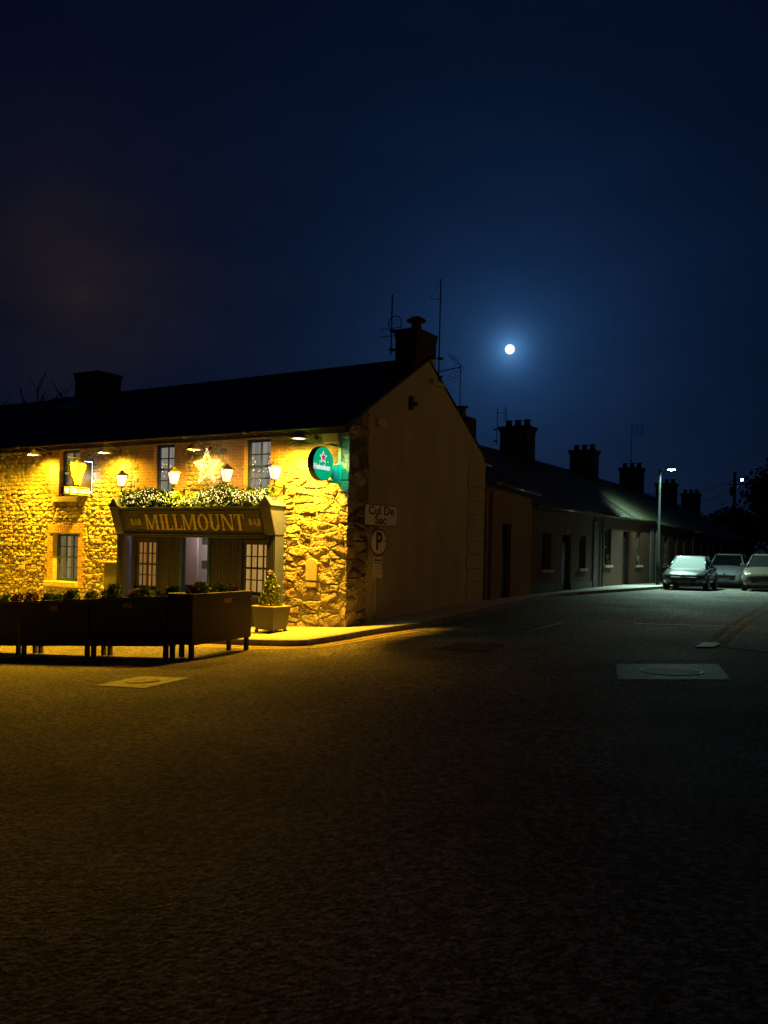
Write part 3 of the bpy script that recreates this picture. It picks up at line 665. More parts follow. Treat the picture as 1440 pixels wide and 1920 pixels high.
# core of the building (rear, floor and far walls) so nothing is hollow
mb = MB(FA)
mb.box(PUBX0, -.45, 6.95, 7.35, -1.9, 4.4); mb.box(PUBX0 - 8.8, PUBX0 - .001, 0.05, 7.35, -2.6, 4.36)
mb.box(PUBX0, -7.3, .42, .55, -1.9, 0.4)
mb.build('rear_wall', 'render', pub)
def roof_uv(v, p): return (v.x, (v.y ** 2 + v.z ** 2) ** .5 * (1 if True else 0))
def gable_roof(name, F, x0, x1, ye, ze0, ze1, yr, zr0, zr1, yb, mt, parent, th=.07):
    mb = MB(F); n = max(2, int((x1 - x0) / 1.0)); 
    for i in range(n):
        a, b = i / n, (i + 1) / n; xa, xb = x0 + (x1 - x0) * a, x0 + (x1 - x0) * b
        ea, eb = ze0 + (ze1 - ze0) * a, ze0 + (ze1 - ze0) * b; ra, rb = zr0 + (zr1 - zr0) * a, zr0 + (zr1 - zr0) * b
        sag = lambda u: -.05 * math.sin(math.pi * u)
        mb.add([(xa, ye, ea), (xb, ye, eb), (xb, yr, rb + sag(b)), (xa, yr, ra + sag(a))], [(0, 1, 2, 3)])
        mb.add([(xa, yb, ea), (xb, yb, eb), (xb, yr, rb + sag(b)), (xa, yr, ra + sag(a))], [(3, 2, 1, 0)])
    nv = len(mb.v); tops = list(mb.v)
    mb.v += [v - Vector((0, 0, th)) for v in tops]; mb.f += [tuple(i + nv for i in f[::-1]) for f in list(mb.f)]; mb.m = [0] * len(mb.f)
    def edge(a, b): mb.f.append((a, b, b + nv, a + nv)); mb.m.append(0)
    for i in range(n):
        o = i * 8; edge(o, o + 1); edge(o + 4, o + 5)
    edge(0, 3); edge(4, 7); o = (n - 1) * 8; edge(o + 1, o + 2); edge(o + 5, o + 6)
    return mb.build(name, mt, parent, uvfn=lambda v, p: (v.x, math.hypot(v.y - ye, v.z - ze0)))
proof = gable_roof('roof', FA, PUBX0 - 9, 0.04, -.26, 4.40, 4.40, 3.70, 6.73, 6.73, 7.55, 'slate', pub)
mb = MB(FA)
for i in range(38):
    zr_ = 6.70 - .05 * math.sin(math.pi * (24.5 - 15.4 + i * .41) / 24.54); mb.prism([(-15.4 + i * .41, 3.62, zr_), (-15.4 + i * .41, 3.70, zr_ + .08), (-15.4 + i * .41, 3.78, zr_)], (.395, 0, 0))
sub(mb.build('ridge_tiles', 'slate', pub), proof)
# eaves: fascia board, gutter, brackets
mb = MB(FA); mb.box(PUBX0, 0.0, -.15, -.12, 4.26, 4.40); mb.box(PUBX0, 0, -.12, .1, 4.28, 4.30)
mb.build('eaves_board', 'dark_plastic', pub)
mb = MB(FA); prof = [(-.155 - .06 + .06 * math.cos(a), 4.40 - .065 * math.sin(a)) for a in np.linspace(0, math.pi, 9)]
o = len(mb.v)
for x in (PUBX0, .03): 
    for (y, z) in prof: mb.v.append(Vector((x, y, z)))
    for (y, z) in prof[::-1]: mb.v.append(Vector((x, y + (.006 if y > -.215 else -.006) * -1, z + .006)))
nn = len(prof) * 2
for i in range(nn): mb.f.append((i, (i + 1) % nn, (i + 1) % nn + nn, i + nn)); mb.m.append(0)
mb.f += [tuple(range(nn))[::-1], tuple(range(nn, 2 * nn))]; mb.m += [0, 0]
for x in np.arange(-15, 0, .95): mb.box(x, x + .03, -.285, -.14, 4.325, 4.335)
for x in (-11.7, -7.9, -4.9, -2.9): mb.tube([(x - .05, -.215, 4.395), (x + .05, -.215, 4.395)], .069, 10)
mb.build('gutter', 'gutter', pub, smooth=True)
# chimneys
def stack(mb, x0, x1, y0, y1, z0, z1, cor=.05, mi=0):
    mb.box(x0, x1, y0, y1, z0, z1 - .22, mi); mb.box(x0 - cor * .5, x1 + cor * .5, y0 - cor * .5, y1 + cor * .5, z1 - .22, z1 - .12, mi)
    mb.box(x0 - cor, x1 + cor, y0 - cor, y1 + cor, z1 - .12, z1, mi)
mb = MB(FA); stack(mb, -.66, -.015, 3.08, 4.17, 6.0, 7.42, .03)
ch = mb.build('chimney', 'dark_brick', pub, bevel=.01)
mb = MB(FA); mb.lathe((-.33, 3.60, 7.42), [(.17, 0), (.15, .06), (.13, .24), (.13, .28), (.26, .30), (.27, .33), (.12, .42)], 14)
sub(mb.build('chimney_pot', 'dark_brick', pub, smooth=True), ch)
mb = MB(FA); mb.box(-.9, .0, 2.9, 3.2, 6.32, 6.56); mb.build('flashing', 'dark_brick', pub, bevel=.02)
mb = MB(FB); mb.hexa([(3.78, -.14, 6.05), (4.48, -.14, 6.05), (4.48, .3, 6.05), (3.78, .3, 6.05)], [(3.74, -.16, 6.18), (4.52, -.16, 6.14), (4.52, .3, 6.14), (3.74, .3, 6.18)])
mb.box(3.70, 4.13, -.010, .3, 6.18, 6.78); mb.build('stone_shoulder', 'render', pub, bevel=.02)
xa = A(186, 735)[0]
mb = MB(FA); stack(mb, -13.5, -12.35, 3.2, 4.2, 6.0, 7.40, .04)
ch = mb.build('chimney', 'dark_brick', pub, bevel=.01)
mb = MB(FA); mb.prism([(-12.3, 2.5, 6.0), (-12.22, 2.5, 6.0), (-12.22, 3.4, 6.52), (-12.3, 3.4, 6.52)], (0, -.02, .05))
mb.prism([(-13.6, 2.45, 5.98), (-12.2, 2.45, 5.98), (-12.2, 3.15, 6.42), (-13.6, 3.15, 6.42)], (0, -.02, .045)); sub(mb.build('lead_flashing', 'gutter', pub), ch)

# windows of the pub
def curtain_mat(name, cols, strength, freq):  # emission stands in for room light on the cloth
    m, t, b = new_mat(name); tc = N(t, 'ShaderNodeTexCoord'); sp = N(t, 'ShaderNodeSeparateXYZ'); t.links.new(tc.outputs['Object'], sp.inputs[0])
    n = N(t, 'ShaderNodeTexNoise', noise_dimensions='1D'); n.inputs['Scale'].default_value = freq; n.inputs['Detail'].default_value = 3
    t.links.new(sp.outputs[0], n.inputs['W'])
    r = N(t, 'ShaderNodeValToRGB'); e = r.color_ramp.elements; e[0].position = .32; e[0].color = cols[0] + (1,); e[1].position = .68; e[1].color = cols[-1] + (1,)
    if len(cols) > 2: q = e.new(.5); q.color = cols[1] + (1,)
    t.links.new(n.outputs[0], r.inputs[0]); b.inputs['Base Color'].default_value = (.02, .016, .012, 1); t.links.new(r.outputs[0], b.inputs['Emission Color'])
    b.inputs['Emission Strength'].default_value = strength; b.inputs['Roughness'].default_value = .9; m.cycles.emission_sampling = 'NONE'; return m
M['cur_dim'] = curtain_mat('dim_curtain', [(.04, .025, .01), (.13, .085, .03), (.22, .15, .06)], 1.3, 5)
M['cur_pale'] = curtain_mat('pale_net_curtain', [(.13, .12, .10), (.26, .24, .19)], 1.1, 7)
M['cur_lit'] = curtain_mat('lit_curtain', [(.30, .15, .02), (.52, .29, .07), (.60, .36, .13)], .8, 5)
M['cur_brown'] = curtain_mat('brown_curtain', [(.03, .012, .004), (.20, .09, .02), (.34, .17, .05)], 1.2, 6)
def clear_glass():
    m, t, b = new_mat('clear_pane'); t.nodes.remove(b); out = [n for n in t.nodes if n.type == 'OUTPUT_MATERIAL'][0]
    a = N(t, 'ShaderNodeBsdfTransparent'); c = N(t, 'ShaderNodeBsdfGlossy'); c.inputs['Roughness'].default_value = .03
    mx = N(t, 'ShaderNodeMixShader'); fr = N(t, 'ShaderNodeFresnel'); fr.inputs[0].default_value = 1.45
    mx.inputs[0].default_value = .07; t.links.new(a.outputs[0], mx.inputs[1]); t.links.new(c.outputs[0], mx.inputs[2]); t.links.new(mx.outputs[0], out.inputs[0]); return m
M['clear'] = clear_glass()
def window(F, r, y, cols, rows, parent, fm, cm, mid=None, fw=.065, bar=.026, cur_y=.10, label=None):
    x0, x1, z0, z1 = r; mb = MB(F)
    mb.box(x0, x0 + fw, y, y + .07, z0, z1); mb.box(x1 - fw, x1, y, y + .07, z0, z1)
    mb.box(x0 + fw, x1 - fw, y, y + .07, z1 - fw, z1); mb.box(x0 + fw, x1 - fw, y - .02, y + .07, z0, z0 + fw * 1.2)
    iz0, iz1 = z0 + fw * 1.2, z1 - fw; ix0, ix1 = x0 + fw, x1 - fw
    zs = [iz0 + (iz1 - iz0) * k / rows for k in range(rows + 1)]
    if mid: 
        mb.box(ix0, ix1, y - .012, y + .055, zs[mid] - .026, zs[mid] + .026)
    for k in range(1, rows):
        if k != mid: mb.box(ix0, ix1, y + .018, y + .045, zs[k] - bar / 2, zs[k] + bar / 2)
    for k in range(1, cols):
        x = ix0 + (ix1 - ix0) * k / cols; mb.box(x - bar / 2, x + bar / 2, y + .015, y + .048, iz0, iz1)
    w = mb.build('window', fm, parent, bevel=.004, label=label)
    p = MB(F); p.add([(ix0, y + .031, iz0), (ix1, y + .031, iz0), (ix1, y + .031, iz1), (ix0, y + .031, iz1)], [(0, 1, 2, 3)]); sub(p.build('pane', 'clear', parent), w)
    c = MB(F); n = int((x1 - x0) / .02); cy = y + cur_y
    for i in range(n + 1):
        x = x0 - .1 + (x1 - x0 + .2) * i / n; yy = cy + .018 * math.sin(i * .9) + .01 * math.sin(i * .37)
        c.v += [Vector((x, yy, z0 - .05)), Vector((x, yy, z1 + .05))]
    c.f = [(2 * i, 2 * i + 2, 2 * i + 3, 2 * i + 1) for i in range(n)]; c.m = [0] * n
    sub(c.build('curtain', cm, parent, smooth=True), w)
    return w
def reveal(F, r, d, parent, m_='brick', y0=-.03):
    x0, x1, z0, z1 = r; mb = MB(F); t = .25
    mb.box(x0 - t, x0 + .001, y0 + .004, d, z0, z1); mb.box(x1 - .001, x1 + t, y0 + .004, d, z0, z1); mb.box(x0, x1, y0 + .004, d, z1 - .001, z1 + .1); mb.box(x0, x1, y0 + .004, d, z0 - .1, z0 + .001)
    return mb.build('window_reveal', m_, parent)
for r, c, rw, md, cm in ((W_UL, 2, 4, 2, 'cur_dim'), (W_UM, 2, 4, 2, 'cur_pale'), (W_UR, 2, 4, 2, 'cur_pale'), (W_LL, 3, 4, 2, 'cur_dim'), (W_FL, 3, 4, 2, 'cur_dim')):
    reveal(FA, r, .175, pub, 'brick' if r is not W_LL else 'sill')
    w = window(FA, (r[0] + .01, r[1] - .01, r[2] + .01, r[3] - .01), .12, c, rw, pub, 'teal', cm, md, .07, .03)
    if r in (W_UM, W_UR):
        pr = None
        for k in range(24):
            u = random.random(); x = r[0] + .10 + (r[1] - r[0] - .2) * u; z = r[3] - .38 - .12 * (k % 3) - abs(math.sin(u * 7)) * .16 - random.random() * .12
            if k > 17: x = r[0] + .36 + random.gauss(0, .02); z = r[3] - .6 - .1 * (k - 17)
            if pr is None: mb = MB(FA); mb.ball((x, .178, z), .011, 6); pr = sub(mb.build('fairy_light_bulb', 'bulb', pub), w); q0 = (x, z)
            else: c = pr.copy(); COL.objects.link(c); c.location = pr.location + Vector((x - q0[0], 0, z - q0[1]))
for r, e in ((W_UL, .2), (W_LL, .28), (W_FL, .2)):
    mb = MB(FA); mb.hexa([(r[0] - e, -.12, r[2] - .16), (r[1] + .03, -.12, r[2] - .16), (r[1] + .03, .2, r[2] - .16), (r[0] - e, .2, r[2] - .16)],
                         [(r[0] - e, -.12, r[2] - .015), (r[1] + .03, -.12, r[2] - .015), (r[1] + .03, .2, r[2] + .005), (r[0] - e, .2, r[2] + .005)])
    mb.build('window_sill', 'sill', pub, bevel=.012)
# soldier-course brick arch over the lower window
mb = MB(FA)
for k in range(16):
    x = W_LL[0] - .12 + k * .0845; a = (k - 7.5) * .018
    mb.hexa([(x, -.062, W_LL[3] + .01), (x + .070, -.062, W_LL[3] + .01), (x + .070, .02, W_LL[3] + .01), (x, .02, W_LL[3] + .01)],
            [(x + a, -.062, W_LL[3] + .25), (x + .074 + a, -.062, W_LL[3] + .25), (x + .074 + a, .02, W_LL[3] + .25), (x + a, .02, W_LL[3] + .25)])
mb.build('brick_arch', 'brick', pub, bevel=.006)

# ------------------------------------------------------------------ shopfront
shop = thing('timber_shopfront', 'dark blue timber pub shopfront with gold lettered fascia, on the rubble wall', 'shopfront', (-4.45, -.2, -.5), FA)
YF = -.35
HL = (-6.66, -5.86, .42, 1.70); HD = (-4.93, -4.05, -.62, 1.79); HR = (-2.93, -2.06, .42, 1.70)
mb = MB(FA); holes_wall(mb, -6.80, -2.06, -1.2, 1.86, YF + .12, YF + .20, [HL, HD, (HR[0], HR[1] - .06, HR[2], HR[3])])
# tongue-and-groove beads on the panelling
for x in np.arange(-6.78, -2.1, .105):
    for (z0, z1) in ((-1.0, .40), (.42, 1.70), (1.70, 1.84)):
        if any(h[0] - .04 < x < h[1] + .02 and not (z1 <= h[2] + .01 or z0 >= h[3] - .01) for h in (HL, HD, HR)): continue
        mb.box(x, x + .014, YF + .108, YF + .121, z0, z1)
panel = mb.build('timber_panelling', 'navy', shop)
# door case, frames of the two windows
for h in (HL, HR):
    w = window(FA, (h[0], h[1], h[2], h[3]), YF + .15, 4, 4, shop, 'navy', 'cur_brown' if h is HL else 'cur_lit', 2, .06, .03, .13)
    mb = MB(FA); mb.box(h[0] - .06, h[1] + .03, YF + .05, YF + .15, h[2] - .06, h[2] - .005); mb.build('window_sill', 'teal', shop, bevel=.006)
    mb = MB(FA); mb.box(h[0] - .08, h[0] - .003, YF + .095, YF + .13, h[2], h[3] + .07); mb.box(h[1] - (.0 if h is HL else .06) + .003, h[1] + .07 - (.0 if h is HL else .06), YF + .095, YF + .13, h[2], h[3] + .07); mb.box(h[0], h[1] - .07, YF + .095, YF + .13, h[3] + .003, h[3] + .07)
    mb.build('architrave', 'navy', shop, bevel=.006)
# door case; the windows' room light is emission in the curtains
mb = MB(FA); mb.box(HD[0] - .09, HD[0] - .003, YF + .08, YF + .24, -1, HD[3] + .07); mb.box(HD[1] + .003, HD[1] + .08, YF + .08, YF + .24, -1, HD[3] + .07); mb.box(HD[0], HD[1], YF + .085, YF + .24, HD[3] + .003, HD[3] + .075)
mb.build('door_case', 'teal', shop, bevel=.006)
# interior seen through the open doorway
M['lilac_wall'] = mat('painted_lobby_wall', (0.46, 0.40, 0.42), .8, .05, 3)
M['lobby_white'] = mat('lobby_white_board', (0.60, 0.60, 0.60), .6, .05, 3)
M['terracotta'] = mat('terracotta_dado', (0.42, 0.13, 0.04), .6, .2, 6)
mb = MB(FA); mb.box(-7.0, -5.64, 1.05, 1.10, -1, 2.3); lob = mb.build('lobby_wall', 'lilac_wall', shop)
mb = MB(FA); mb.box(-6.4, -3.2, 1.55, 1.6, .50, 2.3); mb.build('white_inner_wall', 'lobby_white', shop)
mb = MB(FA); mb.box(-6.4, -3.25, 1.53, 1.6, -1, .495); mb.build('dado_panel', 'terracotta', shop)
mb = MB(FA); mb.box(-7.0, -5.62, 1.0, 1.05, -1, .50); mb.build('blue_dado', 'teal', shop)
mb = MB(FA); mb.box(-7.1, -3.2, .12, 1.7, 2.32, 2.4); mb.build('lobby_ceiling', 'lobby_white', shop)
mb = MB(FA); mb.box(-7.1, -3.2, -.1, 1.7, -1.1, -.62); mb.build('lobby_floor', 'lobby_white', shop)
for k, z in enumerate((1.62, .95)):
    mb = MB(FA); mb.box(-5.92, -5.72, 1.535, 1.548, z, z + .22); mb.build('notice', 'plinth', shop)
add_light('lobby_light', 'POINT', FA @ Vector((-5.0, .75, 1.95)), 24, (1.0, .80, .72), radius=.1, parent=shop)
# canted fascia with cornice and consoles
mb = MB(FA)
fb0, ft0 = (YF - .02, 1.90), (YF - .19, 2.50)
xl, xr = -6.93, -2.10
mb.add([(xl, fb0[0], fb0[1]), (xr, fb0[0], fb0[1]), (xr, ft0[0], ft0[1]), (xl, ft0[0], ft0[1]), (xl, 0.04, 1.90), (xr, 0.04, 1.90), (xr, 0.04, 2.50), (xl, 0.04, 2.50)],
       [(0, 1, 2, 3), (4, 7, 6, 5), (0, 4, 5, 1), (3, 2, 6, 7), (0, 3, 7, 4), (1, 5, 6, 2)])
fas = mb.build('fascia_board', 'navy', shop)
mb = MB(FA); mb.box(xl - .02, xr + .02, YF - .28, .04, 2.503, 2.545); mb.box(xl, xr, YF - .24, .03, 2.547, 2.565); mb.build('cornice', 'navy', shop, bevel=.008)
mb = MB(FA); mb.box(xl - .02, xr + .02, YF - .06, YF + .2, 1.845, 1.895); mb.box(xl, xr, YF - .03, YF + .2, 1.80, 1.843); mb.build('lower_moulding', 'navy', shop, bevel=.008)
# raised panel border on the fascia
def fpt(x, z, d=0.004):     # point on the canted face
    k = (z - fb0[1]) / (ft0[1] - fb0[1]); n = Vector((0, -(ft0[1] - fb0[1]), (ft0[0] - fb0[0]))).normalized()
    return Vector((x, fb0[0] + (ft0[0] - fb0[0]) * k, z)) + n * d
mb = MB(FA)
def fbar(x0, x1, z0, z1, d=.014):
    p = [fpt(x0, z0, .002), fpt(x1, z0, .002), fpt(x1, z1, .002), fpt(x0, z1, .002)]; mb.prism(p, fpt(0, 2, d) - fpt(0, 2, 0))
fbar(xl + .06, xr - .06, 1.935, 1.955); fbar(xl + .06, xr - .06, 2.445, 2.465); fbar(xl + .06, xl + .08, 1.96, 2.44); fbar(xr - .08, xr - .06, 1.96, 2.44)
sub(mb.build('panel_border', 'navy', shop), fas)
for (x0, x1, pm) in ((-7.22, -6.97, 0), (-2.06, -1.80, 1)):
    mb = MB(FA)      # pilaster shaft, flutes and the console swelling forward under a pointed cap
    mb.box(x0, x1, YF - .02, .05, -1.2, 1.88)
    sh = mb.build('pilaster', 'pale_blue', shop, bevel=.006)
    mb = MB(FA)
    for k in range(4): xx = x0 + .03 + k * (x1 - x0 - .06) / 3.6; mb.box(xx, xx + .028, YF - .034, YF - .018, -.9, 1.8)
    sub(mb.build('flute', 'navy', shop), sh)
    mb = MB(FA); mb.box(x0 + .001, x1 - .001, YF - .0225, YF - .0205, -1.2, 1.88); sub(mb.build('pilaster_face', 'navy', shop), sh)
    mb = MB(FA); e = .02
    mb.hexa([(x0 - e, YF - .04, 1.885), (x1 + e, YF - .04, 1.885), (x1 + e, .05, 1.885), (x0 - e, .05, 1.885)], [(x0 - e, YF - .27, 2.56), (x1 + e, YF - .27, 2.56), (x1 + e, .05, 2.56), (x0 - e, .05, 2.56)])
    cn = mb.build('console', 'pale_blue', shop, bevel=.008)
    mb = MB(FA); mb.add([(x0 - e + .002, YF - .042, 1.89), (x1 + e - .002, YF - .042, 1.89), (x1 + e - .002, YF - .272, 2.555), (x0 - e + .002, YF - .272, 2.555)], [(0, 1, 2, 3)]); 
    mb.v += [v + Vector((0, -.012, 0)) for v in mb.v[:4]]; mb.f += [(7, 6, 5, 4), (0, 4, 5, 1), (1, 5, 6, 2), (2, 6, 7, 3), (3, 7, 4, 0)]; mb.m += [0] * 5
    sub(mb.build('console_face', 'navy', shop), cn)
    mb = MB(FA); xm = (x0 + x1) / 2; y0_, y1_ = YF - .31, .05      # pitched cap: gable faces the road
    mb.prism([(x0 - .06, y0_, 2.565), (x1 + .06, y0_, 2.565), (xm, y0_, 2.80)], (0, y1_ - y0_, 0)); sub(mb.build('console_cap', 'navy' if pm == 0 else 'shop_cap', shop, bevel=.006), cn) if False else None
    cap = mb.build('console_cap', 'navy', shop, bevel=.006); sub(cap, cn)
    mb = MB(FA); mb.add([(xm, y0_, 2.806), (x1 + .07, y0_, 2.566), (x1 + .07, y1_, 2.566), (xm, y1_, 2.806)], [(0, 1, 2, 3)]); mb.v += [v + Vector((.012, 0, .012)) for v in mb.v[:4]]; mb.f += [(7, 6, 5, 4), (0, 4, 5, 1), (1, 5, 6, 2), (2, 6, 7, 3), (3, 7, 4, 0)]; mb.m += [0] * 5
    sub(mb.build('cap_slope', 'pale_blue', shop), cn)
# letters: built from strokes with slab serifs and a small mid-stem spur
def letter(ch):
    st = .2; se = .07; P = []   # unit height, strokes as polygons
    def bar(x0, y0, x1, y1): P.append([(x0, y0), (x1, y0), (x1, y1), (x0, y1)])
    def stem(x, w=st, s0=True, s1=True, spur=True, ext=.09):
        bar(x, 0, x + w, 1)
        if s0: P.append([(x - ext, 0), (x + w + ext, 0), (x + w, se * 1.6), (x, se * 1.6)])
        if s1: P.append([(x, 1 - se * 1.6), (x + w, 1 - se * 1.6), (x + w + ext, 1), (x - ext, 1)])
        if spur: P.append([(x - .06, .5), (x + w / 2, .40), (x + w + .06, .5), (x + w / 2, .60)])
    def diag(x0, y0, x1, y1, w): P.append([(x0, y0), (x0 + w, y0), (x1 + w, y1), (x1, y1)])
    def arc(cx, cy, rx, ry, a0, a1, tw, th, n=20):
        o = [(cx + rx * math.cos(R(a)), cy + ry * math.sin(R(a))) for a in np.linspace(a0, a1, n)]
        i = [(cx + (rx - tw) * math.cos(R(a)), cy + (ry - th) * math.sin(R(a))) for a in np.linspace(a0, a1, n)]
        for k in range(n - 1): P.append([o[k], o[k + 1], i[k + 1], i[k]])
    if ch == 'M': stem(.09, .11, spur=False); stem(1.0, st); diag(.48, 0.0, .12, 1, .17); diag(.50, 0.0, .98, 1, .09); w = 1.36
    elif ch == 'I': stem(.1); w = .4
    elif ch == 'L': stem(.1); bar(.2, 0, .66, se); P.append([(.60, 0), (.70, 0), (.70, .28), (.66, .28)]); w = .76
    elif ch == 'O': arc(.46, .5, .44, .52, 0, 360, .2, .07, 30); P.append([(-.03, .5), (.12, .42), (.27, .5), (.12, .58)]); P.append([(.65, .5), (.80, .42), (.95, .5), (.80, .58)]); w = .96
    elif ch == 'U': bar(.1, .32, .3, 1); bar(.74, .32, .83, 1); arc(.465, .33, .365, .35, 180, 360, .2, .08); P.append([(0, 1 - se), (.4, 1 - se), (.4, 1), (0, 1)]); P.append([(.64, 1 - se), (.93, 1 - se), (.93, 1), (.64, 1)]); P.append([(.04, .5), (.2, .42), (.36, .5), (.2, .58)]); w = .98
    elif ch == 'N': stem(.1, .09, spur=False); diag(.76, 0, .12, 1, .2); bar(.88, 0, .97, 1); P.append([(.78, 1 - se), (1.05, 1 - se), (1.05, 1), (.78, 1)]); w = 1.08
    elif ch == 'T': stem(.33, spur=True, s1=False); bar(.02, 1 - se, .84, 1); P.append([(.02, .72), (.06, .72), (.14, 1), (.02, 1)]); P.append([(.84, .72), (.80, .72), (.72, 1), (.84, 1)]); w = .88
    elif ch == 'B': stem(.1, .2, spur=False); arc(.32, .76, .32, .24, -90, 90, .17, .06); arc(.32, .27, .38, .27, -90, 90, .18, .06); bar(.2, 0, .33, .07); bar(.2, .47, .33, .54); bar(.2, .93, .33, 1); w = .78
    elif ch == 'A': diag(.02, 0, .36, 1, .08); diag(.66, 0, .34, 1, .2); bar(.2, .28, .66, .35); bar(-.05, 0, .22, se); bar(.58, 0, .95, se); w = .95
    elif ch == 'R': stem(.1, .2, spur=False); arc(.32, .74, .36, .26, -90, 90, .18, .07); bar(.2, .48, .33, .55); bar(.2, .93, .33, 1); diag(.64, 0, .36, .5, .2); w = .9
    return P, w
def word(txt, x0, x1, z0, z1, name, d=.012):
    tot = sum(letter(c)[1] for c in txt) + .04 * (len(txt) - 1)
    sx = (x1 - x0) / tot; h = z1 - z0; x = x0
    for c in txt:
        P, w = letter(c); mb = MB(FA)
        for i, poly in enumerate(P):
            if sum(poly[k][0] * poly[(k + 1) % len(poly)][1] - poly[(k + 1) % len(poly)][0] * poly[k][1] for k in range(len(poly))) < 0: poly = poly[::-1]
            q = [fpt(x + a * sx, z0 + b * h, .004) for a, b in poly]; mb.prism(q, fpt(0, 2, d + .0007 * (i % 7)) - fpt(0, 2, .0))
        sub(mb.build('letter', 'gold', shop), fas); x += (w + .04) * sx
zl = lambda px, py: A(px, py, .47)
a0 = zl(272, 978)[0]; a1 = zl(459, 978)[0]
word('MILLMOUNT', a0, a1, 1.985, 2.375, 'letter')
word('BAR', zl(245, 978)[0], zl(265, 978)[0], 2.10, 2.255, 'letter'); word('BAR', zl(466, 978)[0], zl(490, 978)[0], 2.11, 2.265, 'letter')

# ------------------------------------------------------------------ foliage helpers
def leaves(mb, pts, size, mi=0, flat=1.0, up=0.2):
    for p in pts:
        d = Vector((random.gauss(0, 1), random.gauss(0, 1), random.gauss(0, 1) + up)).normalized(); s_ = size * random.uniform(.6, 1.4)
        a = d.orthogonal().normalized(); a = (Matrix.Rotation(random.uniform(0, 6.28), 3, d) @ a) * s_ * .28 * flat
        p = Vector(p); mb.add([p - a * .5, p + d * s_ * .5 - a, p + d * s_, p + d * s_ * .5 + a], [(0, 1, 2, 3)], mi)
# garland on top of the fascia
gar = thing('fir_garland', 'thick green fir garland wound with warm fairy lights along the top of the shopfront', 'garland', (-4.4, YF, 2.57), FA)
mb = MB(FA); gp = []
def gar_top(x):
    k = (x + 6.95) / 5.1
    return 2.93 + .05 * math.sin(x * 3.1) + .04 * math.sin(x * 7.3 + 1) + .10 * math.exp(-((k - .13) / .08) ** 2) + .10 * math.exp(-((k - .70) / .14) ** 2) + .12 * max(0, (k - .88)) / .12 - .10 * math.exp(-((k - .48) / .10) ** 2)
for i in range(12500):
    x = random.uniform(-6.98, -1.86); k = random.random(); top = gar_top(x)
    z = 2.58 + (top - 2.58) * k; y = YF - .02 + random.gauss(0, .10) * (1 - .4 * k) - .02
    gp.append((x, y, z))
leaves(mb, gp, .10, 0, .55); mb.tube([(x, YF - .02, 2.66 + .04 * math.sin(x * 4)) for x in np.arange(-6.95, -1.86, .15)], .05, 6)
mb.build('foliage', 'leaf', gar)
bm0 = MB(FA); bm0.ball((0, 0, 0), .0135, 6)
bulbs = []
random.seed(21)
while len(bulbs) < 420:
    x = random.uniform(-6.92, -1.95); k = (x + 6.95) / 5.1
    dens = .5 + .5 * k
    if random.random() > dens: continue
    top = gar_top(x); z = 2.62 + (top - 2.60) * random.random() ** .8 + .02; y = YF - .12 - random.uniform(.02, .13)
    if z > top - .05: y = YF - .05 - random.uniform(0, .1)
    bulbs.append((x, y, z))
proto = None
for p in bulbs[:100]:
    if proto is None:
        b_ = MB(FA); b_.ball(p, .0135, 6); proto = b_.build('fairy_light_bulb', 'bulb', gar); p0 = p
    else:
        c = proto.copy(); COL.objects.link(c); c.location = (Vector(p) - Vector(p0)); c.location = proto.location + (Vector(p) - Vector(p0))
mb = MB(FA)
for p in bulbs[100:]: mb.ball(p, .0135, 6)
mb.build('fairy_light_bulbs', 'bulb', gar, kind='stuff')

# ------------------------------------------------------------------ barn lamps and their light
YEL = (1.0, 0.50, 0.008)
M['shade_in'] = mat('lamp_shade_enamel', (0.30, 0.28, 0.22), .35, .2, 8)
def barn_lamp(x, z, v, label, power, tgt=None, colr=YEL):
    t = thing('wall_lamp', label, 'wall lamp', (x, -.05, z), FA, 'swan neck lamps washing the stone front')
    mb = MB(FA)
    mb.lathe((x, -v, z), [(.225, -.0), (.215, .015), (.16, .06), (.10, .085), (.06, .15), (.035, .17)], 20)
    mb.lathe((x, -v, z), [(.218, -.003), (.15, .045), (.05, .075), (.01, .08)], 20)
    mb.build('shade', 'shade_in', t, smooth=True)
    mb = MB(FA); mb.tube([(x, -v, z + .16), (x, -v + .02, z + .21), (x + .02, -v + .12, z + .24), (x + .03, -.1, z + .16), (x + .03, -.03, z + .1)], .014, 8); mb.lathe((x + .03, -.06, z + .1), [(.05, 0), (.05, .03)], 12, axis='Y')
    mb.build('arm', 'black_iron', t)
    mb = MB(FA); mb.ball((x, -v, z + .02), .05, 12); mb.lathe((x, -v, z - .004), [(.15, 0), (.15, .004)], 20)
    mb.build('bulb', 'hot_bulb', t)
    L = FA @ Vector((x, -v, z - .03)); T = FA @ Vector(tgt or (x + .15, -v - .8, z - 3))
    add_light('lamp_light', 'SPOT', L, power, colr, target=T, radius=.12 if v > .6 else .035, parent=t, spot_size=R(164), spot_blend=.8)
    add_light('lamp_wash_light', 'SPOT', L, power * .11, colr, target=FA @ Vector((x + .1, -v + .5, z - 3)), radius=.06, parent=t, spot_size=R(165), spot_blend=.6)
    add_light('lamp_halo_light', 'SPOT', FA @ Vector((x, -v, z - .05)), 95, (1.0, .58, .16), target=FA @ Vector((x + .22, 0, z - .50)), radius=.04, parent=t, spot_size=R(56), spot_blend=1.0)
    return t
lampdefs = [((62, 853), 'leftmost dish lamp under the eaves above the bare wall', 320), ((195, 849), 'dish lamp under the eaves right of the harp sign', 330),
            ((364, 843), 'dish lamp under the eaves just above the lit star', 170), ((560, 822), 'dark flood lamp under the eaves between the last window and the green sign', 240)]
